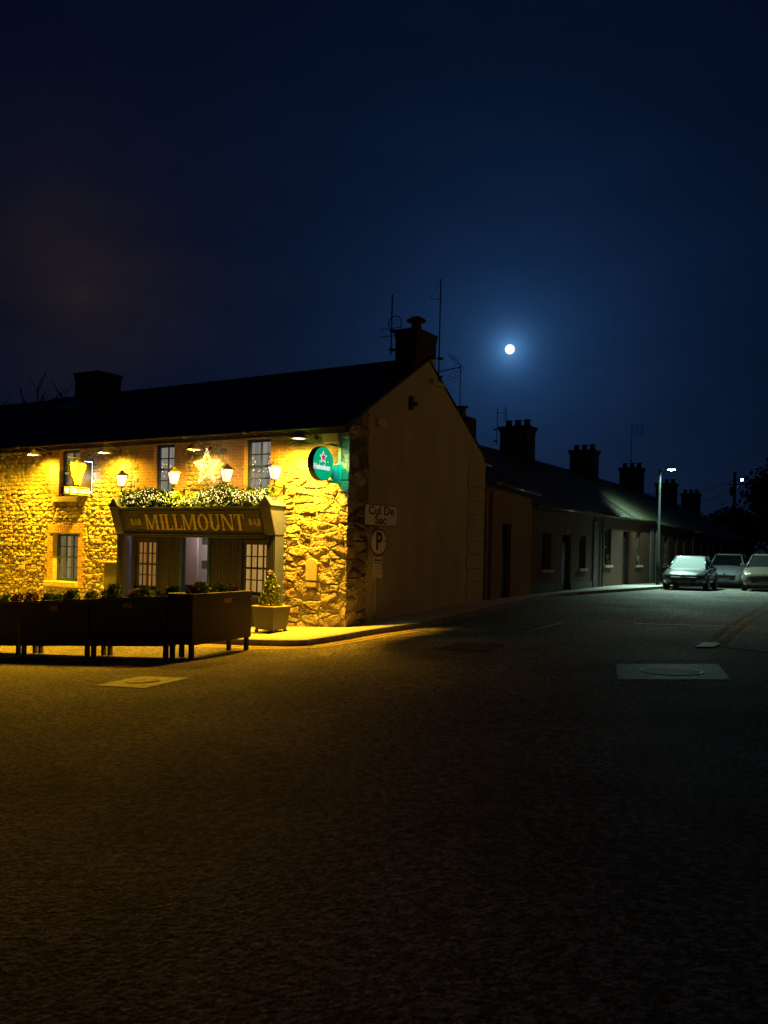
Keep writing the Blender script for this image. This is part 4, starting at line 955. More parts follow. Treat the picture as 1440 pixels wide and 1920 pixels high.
for (px, py), lab, pw in lampdefs:
    v_ = .70 if px == 560 else .60; x, z = A(px, py, v_); barn_lamp(x, z, v_, lab, pw * 15.5, (x - .9, -v_ - .2, z - 3) if px == 560 else (x - 1.6, -v_ - 3.0, z - 3), (1.0, .47, .018) if px == 560 else YEL)
barn_lamp(-14.6, 4.12, .50, 'dish lamp at the far left end beyond the first window', 2800)

# ------------------------------------------------------------------ lanterns
def lantern(x, z, label, energy, first=[None]):
    # x, z: middle of the glass; stands on a bracket leaving the wall to its right
    v = .42
    if first[0] is None:
        t = thing('wall_lantern', label, 'lantern', (x, -.0, z), FA, 'four sided lanterns over the shopfront')
        first[0] = t; w, h = .145, .15
        mb = MB(FA); q = lambda s_, zz: [(x - s_, -v - s_, zz), (x + s_, -v - s_, zz), (x + s_, -v + s_, zz), (x - s_, -v + s_, zz)]
        rot = Matrix.Translation((x, -v, 0)) @ Matrix.Rotation(R(62), 4, 'Z') @ Matrix.Translation((-x, v, 0))
        qq = lambda s_, zz: [rot @ Vector(p) for p in q(s_, zz)]
        g_ = MB(FA); g_.hexa(qq(.068, z - h), qq(.122, z + h * .9)); g_.build('glass', 'lantern_glass', t)
        for a in range(4): mb.tube([qq(.072, z - h)[a], qq(.128, z + h * .9)[a]], .007, 6)
        mb.hexa(qq(.075, z - h - .03), qq(.075, z - h)); mb.tube([rot @ Vector((x, -v, z - h - .14)), rot @ Vector((x, -v, z - h - .02))], .022, 8)
        mb.build('frame', 'black_iron', t)
        mb = MB(FA); mb.hexa(qq(.150, z + h * .9), qq(.140, z + h * .9 + .02)); mb.hexa(qq(.138, z + h * .9 + .021), qq(.045, z + h * .9 + .10)); mb.hexa(qq(.05, z + h * .9 + .10), qq(.03, z + h * .9 + .135)); mb.tube([(x, -v, z + h * .9 + .13), (x, -v, z + h * .9 + .20)], [.012, .003], 6)
        mb.build('roof', 'black_iron', t)
        mb = MB(FA); zb = z - h - .13
        mb.ball((x, -v, zb), .035, 8); mb.tube([(x, -v, zb - .03), (x, -v + .03, zb - .05), (x, -.02, zb - .05)], .016, 8); mb.box(x - .03, x + .03, -.05, -.0, zb - .2, zb + .02); mb.tube([(x, -.04, zb - .17), (x, -.15, zb - .11), (x, -.24, zb - .06)], .010, 6)
        mb.build('bracket', 'black_iron', t)
        first.append((x, z))
    else:
        t = copy_tree(first[0]); x0, z0 = first[1]
        t.matrix_world = FA @ Matrix.Translation((x, 0, z)); t['label'] = label
        bpy.context.view_layer.update()
    add_light('lantern_light', 'POINT', FA @ Vector((x, -v, z - .02)), energy, (1.0, .72, .50), radius=.10, parent=t)
for (px, py), lab in (((228, 901), 'lit lantern on the far left, before the bright wall beside the harp sign'), ((326, 896), 'lit lantern beside the middle upstairs window'),
                      ((425, 891), 'lit lantern between the star and the right upstairs window'), ((515, 886), 'lit lantern at the right end of the garland')):
    x, z = A(px, py, .42); lantern(x, z, lab, 12)

# ------------------------------------------------------------------ lit star
sx_, sz_ = A(388, 876, .42)
star = thing('light_star', 'five pointed star of white fairy lights hung on the wall above the garland', 'star light', (sx_, -.42, sz_), FA)
mb = MB(FA); SB = []
rr_, ri = .46, .215; outer = []
for k in range(10):
    a = R(90 + 36 * k) + .03; r_ = rr_ if k % 2 == 0 else ri; outer.append(Vector((sx_ + r_ * math.cos(a), -.42, sz_ + r_ * math.sin(a) * 1.02)))
fc = Vector((sx_, -.60, sz_)); bc = Vector((sx_, -.24, sz_))
segs = [(outer[k], outer[(k + 1) % 10]) for k in range(10)] + [(outer[k], fc) for k in range(10)] + [(outer[k], bc) for k in range(0, 10, 2)] + [(Vector((sx_, -.42, sz_)).lerp(outer[k], .72), Vector((sx_, -.42, sz_)).lerp(outer[(k + 1) % 10], .72)) for k in range(10)]
for a, b in segs: mb.tube([a, b], .005, 5)
mb.tube([(sx_, -.42, sz_ + .5), (sx_ - .05, -.1, 4.2)], .006, 5)
mb.build('frame', 'white_plastic', star)
for a, b in segs:
    n_ = int((a - b).length / .035)
    for i in range(n_): SB.append(a.lerp(b, (i + .5) / n_) + Vector((random.gauss(0, .008), random.gauss(0, .008), random.gauss(0, .008))))
random.shuffle(SB); proto = None
for p in SB[:100]:
    if proto is None: b_ = MB(FA); b_.ball(p, .0105, 6); proto = b_.build('star_light_bulb', 'star_bulb', star); p0 = p
    else: c = proto.copy(); COL.objects.link(c); c.location = proto.location + (p - p0)
mb = MB(FA)
for p in SB[100:]: mb.ball(p, .0105, 6)
mb.build('star_light_bulbs', 'star_bulb', star, kind='stuff')
add_light('star_glow', 'POINT', FA @ Vector((sx_, -.5, sz_)), 5, (1.0, .75, .40), radius=.25, parent=star)

# ------------------------------------------------------------------ text helper (built-in font turned into mesh)
def text_part(txt, size, mt, parent, mw, name='lettering', align='CENTER', extrude=.004, offset_=0.0, sxy=(1, 1), shear=0.0):
    cu = bpy.data.curves.new('text', 'FONT'); cu.body = txt; cu.size = size; cu.align_x = align; cu.align_y = 'CENTER'; cu.extrude = extrude; cu.offset = offset_; cu.shear = shear
    o = bpy.data.objects.new('text', cu); COL.objects.link(o); bpy.context.view_layer.update()
    me = bpy.data.meshes.new_from_object(o.evaluated_get(bpy.context.evaluated_depsgraph_get())); bpy.data.objects.remove(o)
    me.transform(Matrix.Diagonal((sxy[0], sxy[1], 1, 1)))
    me.transform(parent.matrix_world.inverted() @ mw)
    me.materials.clear(); me.materials.append(M[mt]); ob = bpy.data.objects.new(name, me); COL.objects.link(ob); ob.parent = parent; return ob
# frame for text on a face turned to +x of FA (towards the camera side), text runs from the road to the wall
TX = Matrix(((0, 0, 1, 0), (1, 0, 0, 0), (0, 1, 0, 0), (0, 0, 0, 1)))   # text x -> FA +y, text y -> z, normal -> +x
def tx_at(x, y, z): return FA @ Matrix.Translation((x, y, z)) @ TX

# ---- harp sign
hx = A(176, 890)[0]
def P_(px, py, x):       # FA-plane x = const: returns (y, z)
    r = ray(px, py); k = (x + C0.dot(U)) / r.dot(U); P = Vector((r.x * k, k, CZ + r.z * k)) - C0
    return P.dot(NN), P.z
harp = thing('harp_sign', 'projecting bar sign with a golden harp over a white lettered black plate', 'bar sign', (hx, -.1, 3.0), FA)
y0, zt = P_(150, 863, hx); y1, zb = P_(173, 924, hx)
mb = MB(FA); mb.box(hx - .05, hx, -.66, -.06, zb + .02, zt - .02); mb.build('back_panel', 'sign_black', harp, bevel=.01)
mb = MB(FA); mb.box(hx - .035, hx - .012, -.058, -.03, zb, zt); mb.box(hx - .035, hx - .015, -.30, -.06, zt - .019, zt - .007); mb.box(hx - .035, hx - .015, -.30, -.06, zb + .007, zb + .019)
mb.build('edge_light', 'led_edge', harp)
ycen, zc = P_(146, 885, hx)
hpx = [(132.5, 866.5), (135, 866), (139, 868.5), (144, 870), (150, 869.5), (156, 868), (160, 870), (162, 873), (161, 877), (159, 882), (156, 890), (153.5, 898), (152, 907), (150, 909.5), (141, 909), (139.5, 903), (136, 893), (133.5, 885), (132.5, 876), (131.5, 871)]
hp = [P_(a, b, hx + .05) for a, b in hpx]
mb = MB(FA); mb.prism([(hx + .05, y, z) for y, z in hp], (-.10, 0, 0)); hb = mb.build('harp_body', 'harp_gold', harp) if 'harp_gold' in M else mb.build('harp_body', 'gold_glow', harp)
M['harp_dark'] = emis('harp_shadow_gold', (0.50, 0.30, 0.004), .30, False, (.4, .25, .05)); M['harp_bright'] = emis('harp_bright_gold', (.95, .68, .06), .30, False, (.8, .6, .2))  # glowing golds paint the lamps' light into frame and strings
mb = MB(FA)
for (a, b, w) in (((134, 868), (149, 904), .030), ((158, 874), (143, 903), .036), ((134, 869), (159, 871), .026), ((146, 907), (147, 899), .05)):
    p, q = P_(a[0], a[1], hx + .07), P_(b[0], b[1], hx + .07); mb.tube([(hx + .055, p[0], p[1]), (hx + .055, q[0], q[1])], w, 8)
sub(mb.build('harp_frame', 'harp_bright', harp, smooth=True), hb)
mb = MB(FA)
for k in range(7):
    u = k / 6; p, q = P_(137 + 19 * u, 871, hx + .06), P_(144 + 3 * u - 0 * u, 893 - 8 * abs(u - .3), hx + .06); mb.tube([(hx + .053, p[0], p[1]), (hx + .053, q[0], q[1])], .004, 5)
sub(mb.build('harp_strings', 'harp_dark', harp), hb)
pl = [P_(a, b, hx + .06) for a, b in ((119.5, 925.5), (168, 929.5), (168.5, 914.5), (120.5, 911.5))]
mb = MB(FA); mb.prism([(hx + .06, y, z) for y, z in pl], (-.14, 0, 0)); np_ = mb.build('name_plate', 'sign_black', harp, bevel=.006)
yc_, zc_ = P_(148.5, 920.8, hx + .07); sl = 0.0
wpl = abs(pl[1][0] - pl[0][0])
t_ = text_part('G', .205, 'white_emit', harp, tx_at(hx + .063, pl[0][0] + wpl * .335, zc_ + .0), offset_=.0); sub(t_, np_)
t_ = text_part('UINNESS', .165, 'white_emit', harp, tx_at(hx + .063, pl[0][0] + wpl * .66, zc_ - .008), offset_=.0, sxy=(.92, 1)); sub(t_, np_)
mb = MB(FA); c_ = pl[0][0] + wpl * .11; mb.prism([(hx + .0605, c_ - .06, zc_ + .06), (hx + .0605, c_ + .06, zc_ + .06), (hx + .0605, c_ + .055, zc_ - .03), (hx + .0605, c_, zc_ - .075), (hx + .0605, c_ - .055, zc_ - .03)], (.006, 0, 0)); sub(mb.build('shield_emblem', 'shield', harp) if 'shield' in M else mb.build('shield_emblem', 'white_emit', harp), np_)
mb = MB(FA)
for w0, w1, m_ in ((.24, .985, 0),):
    a, b = pl[0][0] + wpl * w0, pl[0][0] + wpl * w1
    for (ya, yb, za, zb_) in ((a, b, zc_ + .095, zc_ + .105), (a, b, zc_ - .105, zc_ - .095), (a, a + .01, zc_ - .095, zc_ + .095), (b - .01, b, zc_ - .095, zc_ + .095)): mb.box(hx + .061, hx + .064, ya, yb, za, zb_)
sub(mb.build('plate_border', 'gold', harp), np_)
mb = MB(FA); mb.tube([(hx - .02, -.02, zt + .05), (hx - .02, -.9, zt + .05)], .015, 6); mb.tube([(hx - .02, -.02, 4.25), (hx - .02, -.6, zt + .05)], .01, 6); mb.box(hx - .04, hx, -.05, 0, zb - .1, zt + .1); mb.build('bracket', 'black_iron', harp)
add_light('sign_edge_glow', 'POINT', FA @ Vector((hx + .10, -.12, (zt + zb) / 2)), 3.5, (.5, .8, 1.0), radius=.12, parent=harp)

# ---- round green sign
gx = A(638, 872)[0]
grn = thing('round_bar_sign', 'round glowing green bar sign with a red star projecting near the corner', 'bar sign', (gx, -.1, 3.0), FA)
yc, zc = P_(601.5, 869.5, gx); ry = abs(P_(622, 870, gx)[0] - P_(581.5, 869, gx)[0]) / 2; rz_ = (P_(601, 837, gx)[1] - P_(601, 902.5, gx)[1]) / 2
def disc(mb, x0, x1, ky, kz, n=48, x=0): mb.prism([(x0, yc + ky * math.cos(2 * math.pi * k / n), zc + kz * math.sin(2 * math.pi * k / n)) for k in range(n)], (x1 - x0, 0, 0))
mb = MB(FA); disc(mb, gx - .075, gx + .075, ry, rz_); mb.build('casing', 'sign_black', grn, bevel=.02)
mb = MB(FA); disc(mb, gx + .076, gx + .084, ry * .94, rz_ * .95); face = mb.build('lit_face', 'green_emit', grn)
mb = MB(FA); disc(mb, gx - .084, gx - .076, ry * .94, rz_ * .95); mb.build('lit_face', 'green_emit', grn)
def star5(mb, x, cy, cz, r, th, ri_=.42): mb.prism([(x, cy + (r if k % 2 == 0 else r * ri_) * math.cos(R(90 + 36 * k)), cz + (r if k % 2 == 0 else r * ri_) * math.sin(R(90 + 36 * k))) for k in range(10)], (th, 0, 0))
ys, zs_ = P_(606.5, 857.5, gx + .09)
mb = MB(FA); star5(mb, gx + .0845, ys, zs_, .155, .004, .44); sub(mb.build('white_star', 'white_emit', grn), face)
mb = MB(FA); star5(mb, gx + .089, ys, zs_, .098, .004, .44); sub(mb.build('red_star', 'red_emit', grn), face)
ys, zs_ = P_(604, 875.5, gx + .09)
sub(text_part('Heineken', .165, 'white_emit', grn, tx_at(gx + .086, ys, zs_), offset_=.003, sxy=(1.0, 1.1)), face)
mb = MB(FA); 
for (px, py) in ((600, 864.5), (615.5, 866.5)):
    a, b = P_(px, py, gx + .09); mb.box(gx + .0845, gx + .087, a - .03, a + .03, b - .006, b + .006)
sub(mb.build('small_lettering', 'white_emit', grn), face)
ztop = P_(638, 836, gx)[1]; zbot = P_(638, 908, gx)[1]
mb = MB(FA); mb.box(gx - .03, gx + .05, -.05, .0, zbot, ztop); mb.box(gx - .03, gx + .05, -.48, -.05, ztop - .045, ztop); mb.box(gx - .03, gx + .05, -.50, -.05, zbot, zbot + .05)
mb.build('bracket', 'green_lit', grn, bevel=.004)
mb = MB(FA); mb.prism([(gx - .02, -.055, zbot + .055), (gx - .02, -.33, zbot + .055), (gx - .02, -.46, zbot + .33), (gx - .02, -.36, zc + .02), (gx - .02, -.055, zc + .05)], (.05, 0, 0)); mb.build('mounting_panel', 'blue_reflection', grn)
add_light('sign_glow', 'SPOT', FA @ Vector((gx + .12, -.42, zc + .02)), 24, (.0, 1.0, .50), target=FA @ Vector((gx + .5, .2, zc - .12)), radius=.12, parent=grn, spot_size=R(165), spot_blend=.5)
# alarm box
(ax0, az1), (ax1, az0) = A(606, 809, .1), A(636, 829, .1)
mb = MB(FA); mb.hexa([(ax0, -.12, az0), (ax1, -.12, az0), (ax1, -.0, az0), (ax0, -.0, az0)], [(ax0, -.15, az1 - .02), (ax1, -.15, az1 - .02), (ax1, -.0, az1), (ax0, -.0, az1)])
tag(mb.build('alarm_box', 'white_plastic', bevel=.015), 'cream alarm box under the gutter above the green sign', 'alarm box')
# wires and hooks on the wall
mb = MB(FA); mb.tube([(A(203, 860)[0], -.07, A(203, 860)[1]), (A(212, 905)[0], -.08, A(212, 905)[1]), (A(222, 938)[0], -.08, A(222, 938)[1])], .008, 5); mb.tube([(A(400, 836)[0], -.1, 4.2), (A(404, 850)[0], -.14, 3.95)], .008, 5); mb.tube([(A(404, 850)[0], -.14, 3.95), (A(406, 834)[0], -.06, 4.2)], .008, 5)
tag(mb.build('wall_cable', 'gutter'), 'thin dark cable clipped down the bright wall beside the lanterns', 'cable')
# dark bin-like box with pale lid left of the shopfront
(bx0, bz1), (bx1, bz0) = A(198, 1053, .3), A(221, 1110, .3)
t = thing('wall_cabinet', 'dark low cabinet with a pale lid against the wall left of the shopfront', 'cabinet', (bx0 + .3, -.25, -1.0), FA)
mb = MB(FA); mb.box(bx0, bx1 - .03, -.34, -.07, -1.0, bz1 - .03); mb.build('body', 'plinth', t, bevel=.01)
mb = MB(FA); mb.box(bx0 - .02, bx1 - .01, -.37, -.06, bz1 - .028, bz1 + .01); mb.build('lid', 'sill', t, bevel=.005)

# ------------------------------------------------------------------ planters
def bush(mb, c, r, h, n, mi, sz=.05):
    pts = []
    for _ in range(n):
        a = random.uniform(0, 6.28); q = random.random() ** .5; zz = random.random() ** .8
        pts.append((c[0] + r * q * math.cos(a) * (1.1 - .5 * zz), c[1] + r * q * math.sin(a) * (1.1 - .5 * zz), c[2] + h * zz))
    leaves(mb, pts, sz, mi, 1.0, .6)
def planter(P0, dirv, L, depth, label, zf0, zf1, ztop0, ztop1, plants, plaque=None):
    """P0: near right/front corner (world xy), dirv: direction of the long side, box goes to the left of travel"""
    X_ = Vector((dirv.x, dirv.y, 0)).normalized(); Y_ = Vector((-X_.y, X_.x, 0)); tilt = (ztop1 - ztop0) / L
    Fp = Matrix(((X_.x, Y_.x, 0, P0.x), (X_.y, Y_.y, 0, P0.y), (tilt, 0, 1, ztop0), (0, 0, 0, 1)))
    t = thing('timber_planter', label, 'planter', (P0.x, P0.y, zf0), FW, 'dark timber planters fencing off the pub front')
    hb = .88
    mb = MB(Fp); nb = 7
    for k in range(nb):
        z0 = -hb + k * hb / nb; z1 = z0 + hb / nb - .004
        mb.box(0, L, -.0, .022, z0, z1); mb.box(0, L, depth - .022, depth, z0, z1)
        mb.box(.0, .022, .0225, depth - .0225, z0, z1); mb.box(L - .022, L, .0225, depth - .0225, z0, z1)
    mb.box(.03, L - .03, .03, depth - .03, -hb + .02, -hb + .05)
    body = mb.build('boards', 'darkwood', t)
    mb = MB(Fp)
    mb.box(-.015, L + .015, -.02, .06, .001, .03); mb.box(-.015, L + .015, depth - .06, depth + .02, .001, .03); mb.box(-.015, .06, .061, depth - .061, .001, .03); mb.box(L - .06, L + .015, .061, depth - .061, .001, .03)
    mb.build('top_rail', 'darkwood', t, bevel=.004)
    mb = MB(Fp); mb.box(.023, L - .023, .023, depth - .023, -.12, -.05); mb.build('soil', 'soil', t)
    for (lx, ly) in ((.02, .01), (L - .12, .01), (.02, depth - .11), (L - .12, depth - .11)):
        w = Fp @ Vector((lx, ly, 0)); zl_ = g(w.x, w.y) - w.z
        mb = MB(Fp); mb.box(lx + .012, lx + .088, ly + .014, ly + .088, zl_, -hb + .3); mb.build('leg', 'darkwood', t, bevel=.004)
    if plaque:
        for u in plaque: mb = MB(Fp); mb.box(u, u + .24, -.008, -.001, -.17, -.08); mb.build('plaque', 'brass', t)
    for (u, r, h, kind) in plants:
        mb = MB(Fp); bush(mb, (u, depth / 2 * random.uniform(.6, 1.3), -.05), r, h + .06, int(520 * r / .15 * h / .15), 0, .05)
        mb.build('plant', {'g': 'leaf2', 'd': 'leaf', 'r': 'leaf3'}[kind], t)
    return t
K = (-3.33, 15.30)
Pc = Vector((-3.35, 15.3, 0)); d2 = Vector((.384, .923, 0)).normalized()
zt = lambda px, py, Y: CZ + ray(px, py).z * Y
planter(Pc, d2, 1.98, .52, 'dark timber planter turned end-on at the corner, brass plaque on its side', g(Pc.x, Pc.y), 0, zt(361, 1114, 15.3) - .03, zt(466, 1107.5, 17.12) - .03,
        [(.25, .16, .13, 'r'), (.55, .17, .19, 'g'), (.9, .12, .08, 'd'), (1.25, .17, .17, 'g'), (1.6, .16, .14, 'r')], [1.0])
dA = Vector((.854, -.52, 0)); 
Pf = Vector((-3.86, 15.62, 0)); 
def run(k0, L, label, plants, plq):
    far = Pf - dA * (k0 + L); s = lambda d: (CZ + ray(318, 1117.5).z * 15.6 - .03) + d * (-.318 / 4.25)
    return planter(far, dA, L, .52, label, 0, 0, s(k0 + L), s(k0), plants, plq)
run(0.03, 2.06, 'dark timber planter nearest the corner in the long row parallel to the wall', [(.2, .15, .15, 'd'), (.5, .18, .26, 'g'), (.85, .15, .12, 'r'), (1.2, .17, .17, 'g'), (1.55, .10, .08, 'd'), (1.85, .18, .18, 'd')], [.93])
run(2.13, 2.06, 'dark timber planter at the left edge of the picture below the single window', [(.12, .16, .18, 'r'), (.45, .14, .15, 'd'), (.8, .17, .12, 'd'), (1.15, .14, .14, 'r'), (1.4, .16, .18, 'd'), (1.8, .15, .15, 'g')], [.93])
run(4.23, 2.06, 'dark timber planter outermost on the left, cut off by the picture edge', [(.5, .16, .16, 'g'), (1.2, .16, .16, 'd'), (1.7, .15, .15, 'r')], [.93])
# far return of the enclosure, near the wall side
Pr = fa(-9.6, 2.9); planter(Pr, Vector((.384, .923, 0)), 1.4, .45, 'dark timber planter standing behind the long row on its left', 0, 0, g(Pr.x, Pr.y) + .95, g(Pr.x, Pr.y) + .95, [(.5, .15, .15, 'd')])

# topiary in a tapered box
bx, bz = 0, 0
pot = G(493, 1187, .115)
pt = FA.inverted() @ pot
Fp = FA @ Matrix.Translation((pt.x, pt.y + .28, pot.z))
t = thing('topiary_planter', 'grey tapered box planter at the right end of the shopfront', 'planter', (pt.x, pt.y + .28, pot.z), FA)
mb = MB(Fp); ht = .585; s0, s1 = .25, .315
mb.hexa([(-s0, -s0, .07), (s0, -s0, .07), (s0, s0, .07), (-s0, s0, .07)], [(-s1, -s1, ht), (s1, -s1, ht), (s1, s1, ht), (-s1, s1, ht)]); mb.build('box', 'pot_paint', t, bevel=.008)
mb = MB(Fp)
for z in (.20, .335, .455):
    s_ = s0 + (s1 - s0) * (z - .07) / (ht - .07) + .001
    mb.box(-s_, s_, -s_ - .001, -s_ + .01, z, z + .006); mb.box(s_ - .01, s_ + .001, -s_, s_, z, z + .006)
mb.build('board_joint', 'sign_black', t)
mb = MB(Fp); mb.box(-s1 - .012, s1 + .012, -s1 - .012, s1 + .012, ht + .001, ht + .02); mb.build('rim', 'sill', t, bevel=.004)
for sx, sy in ((-1, -1), (1, -1), (-1, 1), (1, 1)): mb = MB(Fp); mb.box(sx * .23 - .03, sx * .23 + .03, sy * .23 - .03, sy * .23 + .03, 0, .069); mb.build('foot', 'pot_paint', t)
tp = thing('topiary_shrub', 'small clipped cone shrub with a pink flower on top, in the grey box planter', 'shrub', (pt.x, pt.y + .28, pot.z + ht), FA)
mb = MB(Fp); pts = []
for _ in range(2600):
    k = random.random(); rad = .22 * (1 - k ** 1.7) + .03; a = random.uniform(0, 6.28); q = rad * random.uniform(.75, 1.05); pts.append((q * math.cos(a) - .02, q * math.sin(a), ht + .03 + .70 * k))
leaves(mb, pts, .05, 0, 1.3); mb.build('foliage', 'leaf2', tp)
mb = MB(Fp); mb.tube([(-.02, 0, ht), (-.02, 0, ht + .5)], .02, 6); mb.build('stem', 'bark', tp)
M['pink'] = mat('pink_petals', (.75, .30, .32), .5, .2, 20)
mb = MB(Fp)
for k in range(9): mb.ball((-.06 + random.gauss(0, .02), random.gauss(0, .02), ht + .79 + random.gauss(0, .012)), .018, 6)
mb.tube([(-.04, 0, ht + .6), (-.06, 0, ht + .78)], .006, 5); mb.build('flower', 'pink', tp)

# ------------------------------------------------------------------ road sign post at the gable
sp_t, sp_z = B(705, 1163, .34)[0], 0
Fs = FB @ Matrix.Translation((sp_t, -.34, 0)) @ Matrix.Rotation(R(-8), 4, 'Z')
w0 = Fs @ Vector((0, 0, 0)); gz = g(w0.x, w0.y) + .115
sgn = thing('road_sign', 'grey pole carrying a Cul De Sac plate over a round parking sign, before the gable', 'road sign', (sp_t, -.34, gz), FB)
fz = lambda py, px=708: CZ + ray(px, py).z * w0.y
mb = MB(Fs); mb.tube([(0, .03, gz), (0, .03, fz(946))], .03, 12); mb.build('pole', 'steel', sgn)
zt_, zb_ = fz(946, 711), fz(986.5, 711); W2 = .61
mb = MB(Fs)
def rr_poly(x0, x1, z0, z1, r, y): 
    out = []
    for cx, cz, a0 in ((x1 - r, z1 - r, 0), (x0 + r, z1 - r, 90), (x0 + r, z0 + r, 180), (x1 - r, z0 + r, 270)):
        for a in (0, 30, 60, 90): out.append((cx + r * math.cos(R(a0 + a)), y, cz + r * math.sin(R(a0 + a))))
    return out
cxp = .09
mb.prism(rr_poly(cxp - W2, cxp + W2, zb_, zt_, .05, -.012), (0, .010, 0)); pb = mb.build('plate_border', 'sign_black', sgn)
mb = MB(Fs); mb.prism(rr_poly(cxp - W2 + .02, cxp + W2 - .02, zb_ + .02, zt_ - .02, .04, -.018), (0, .005, 0)); pf = mb.build('street_plate', 'sign_face', sgn)
TXS = Matrix(((1, 0, 0, 0), (0, 0, -1, 0), (0, 1, 0, 0), (0, 0, 0, 1)))
def sgn_text(s_, size, x, z, w=1.0, off=.004): sub(text_part(s_, size, 'sign_black', sgn, Fs @ Matrix.Translation((x, -.020, z)) @ TXS, offset_=off, sxy=(w, 1), extrude=.002), pf)
hh = zt_ - zb_
sgn_text('Cul De', .285, cxp, zb_ + hh * .70, 1.15); sgn_text('Sac', .285, cxp - .02, zb_ + hh * .27, 1.15)
zc_ = fz(1016.5); rd = (fz(990.5) - fz(1042.5)) / 2
def dprism(r, y, th, nm, mt): mb = MB(Fs); mb.prism([(cxp * .3 + r * math.cos(2 * math.pi * k / 40), y, zc_ + r * math.sin(2 * math.pi * k / 40)) for k in range(40)], (0, th, 0)); return mb.build(nm, mt, sgn)
rg = dprism(rd, -.010, .008, 'red_ring', 'sign_red'); pk = dprism(rd * .86, -.014, .003, 'parking_disc', 'sign_face')
t_ = text_part('P', rd * 1.62, 'sign_black', sgn, Fs @ Matrix.Translation((.02, -.016, zc_ + .0)) @ TXS, offset_=.012, extrude=.002, sxy=(.85, 1.1)); sub(t_, pk)
mb = MB(Fs); mb.box(.19, .27, -.0175, -.0145, zc_ + .025, zc_ + .05); sub(mb.build('dash', 'sign_black', sgn), pk)
z1_ = fz(1044.5); z2_ = fz(1055); z3_ = fz(1057); z4_ = fz(1083.5)
mb = MB(Fs); mb.box(-.16, .17, -.010, -.002, z2_, z1_); p1 = mb.build('supplementary_plate', 'sign_face', sgn)
mb = MB(Fs); mb.box(-.16, .17, -.010, -.002, z4_, z3_); p2 = mb.build('supplementary_plate', 'sign_face', sgn)
mb = MB(Fs)
for k in range(7): mb.box(-.14 + k * .042, -.11 + k * .042, -.0125, -.0105, z2_ + .03, z2_ + .03 + .045 + .02 * (k % 2))
sub(mb.build('small_lettering', 'sign_black', sgn), p1)
mb = MB(Fs)
for j in range(5):
    x = -.13
    for k in range(4): w = random.uniform(.03, .075); mb.box(x, min(x + w, .14), -.0125, -.0105, z4_ + .035 + j * .058, z4_ + .048 + j * .058); x += w + .02
sub(mb.build('small_lettering', 'sign_black', sgn), p2)
# small fittings high on the gable
bx_, bz_ = B(713, 795)
mb = MB(FB); mb.box(bx_ - .20, bx_ + .17, -.10, -.015, bz_ - .09, bz_ + .12); mb.tube([(bx_, -.06, bz_ - .05), (bx_ + .05, -.15, bz_ - .15)], .02, 6)
tag(mb.build('junction_box', 'white_plastic', bevel=.01), 'small pale box fixed on the gable near the quoins', 'junction box')
bx_, bz_ = B(768, 755)
mb = MB(FB); mb.box(bx_ - .06, bx_ + .06, -.10, -.015, bz_ - .18, bz_ + .16); mb.tube([(bx_, -.05, bz_ - .02), (bx_ + .05, -.2, bz_ - .05)], [.05, .06], 10)
tag(mb.build('security_camera', 'dark_plastic', bevel=.01), 'small dark camera fitting high in the middle of the gable', 'camera')

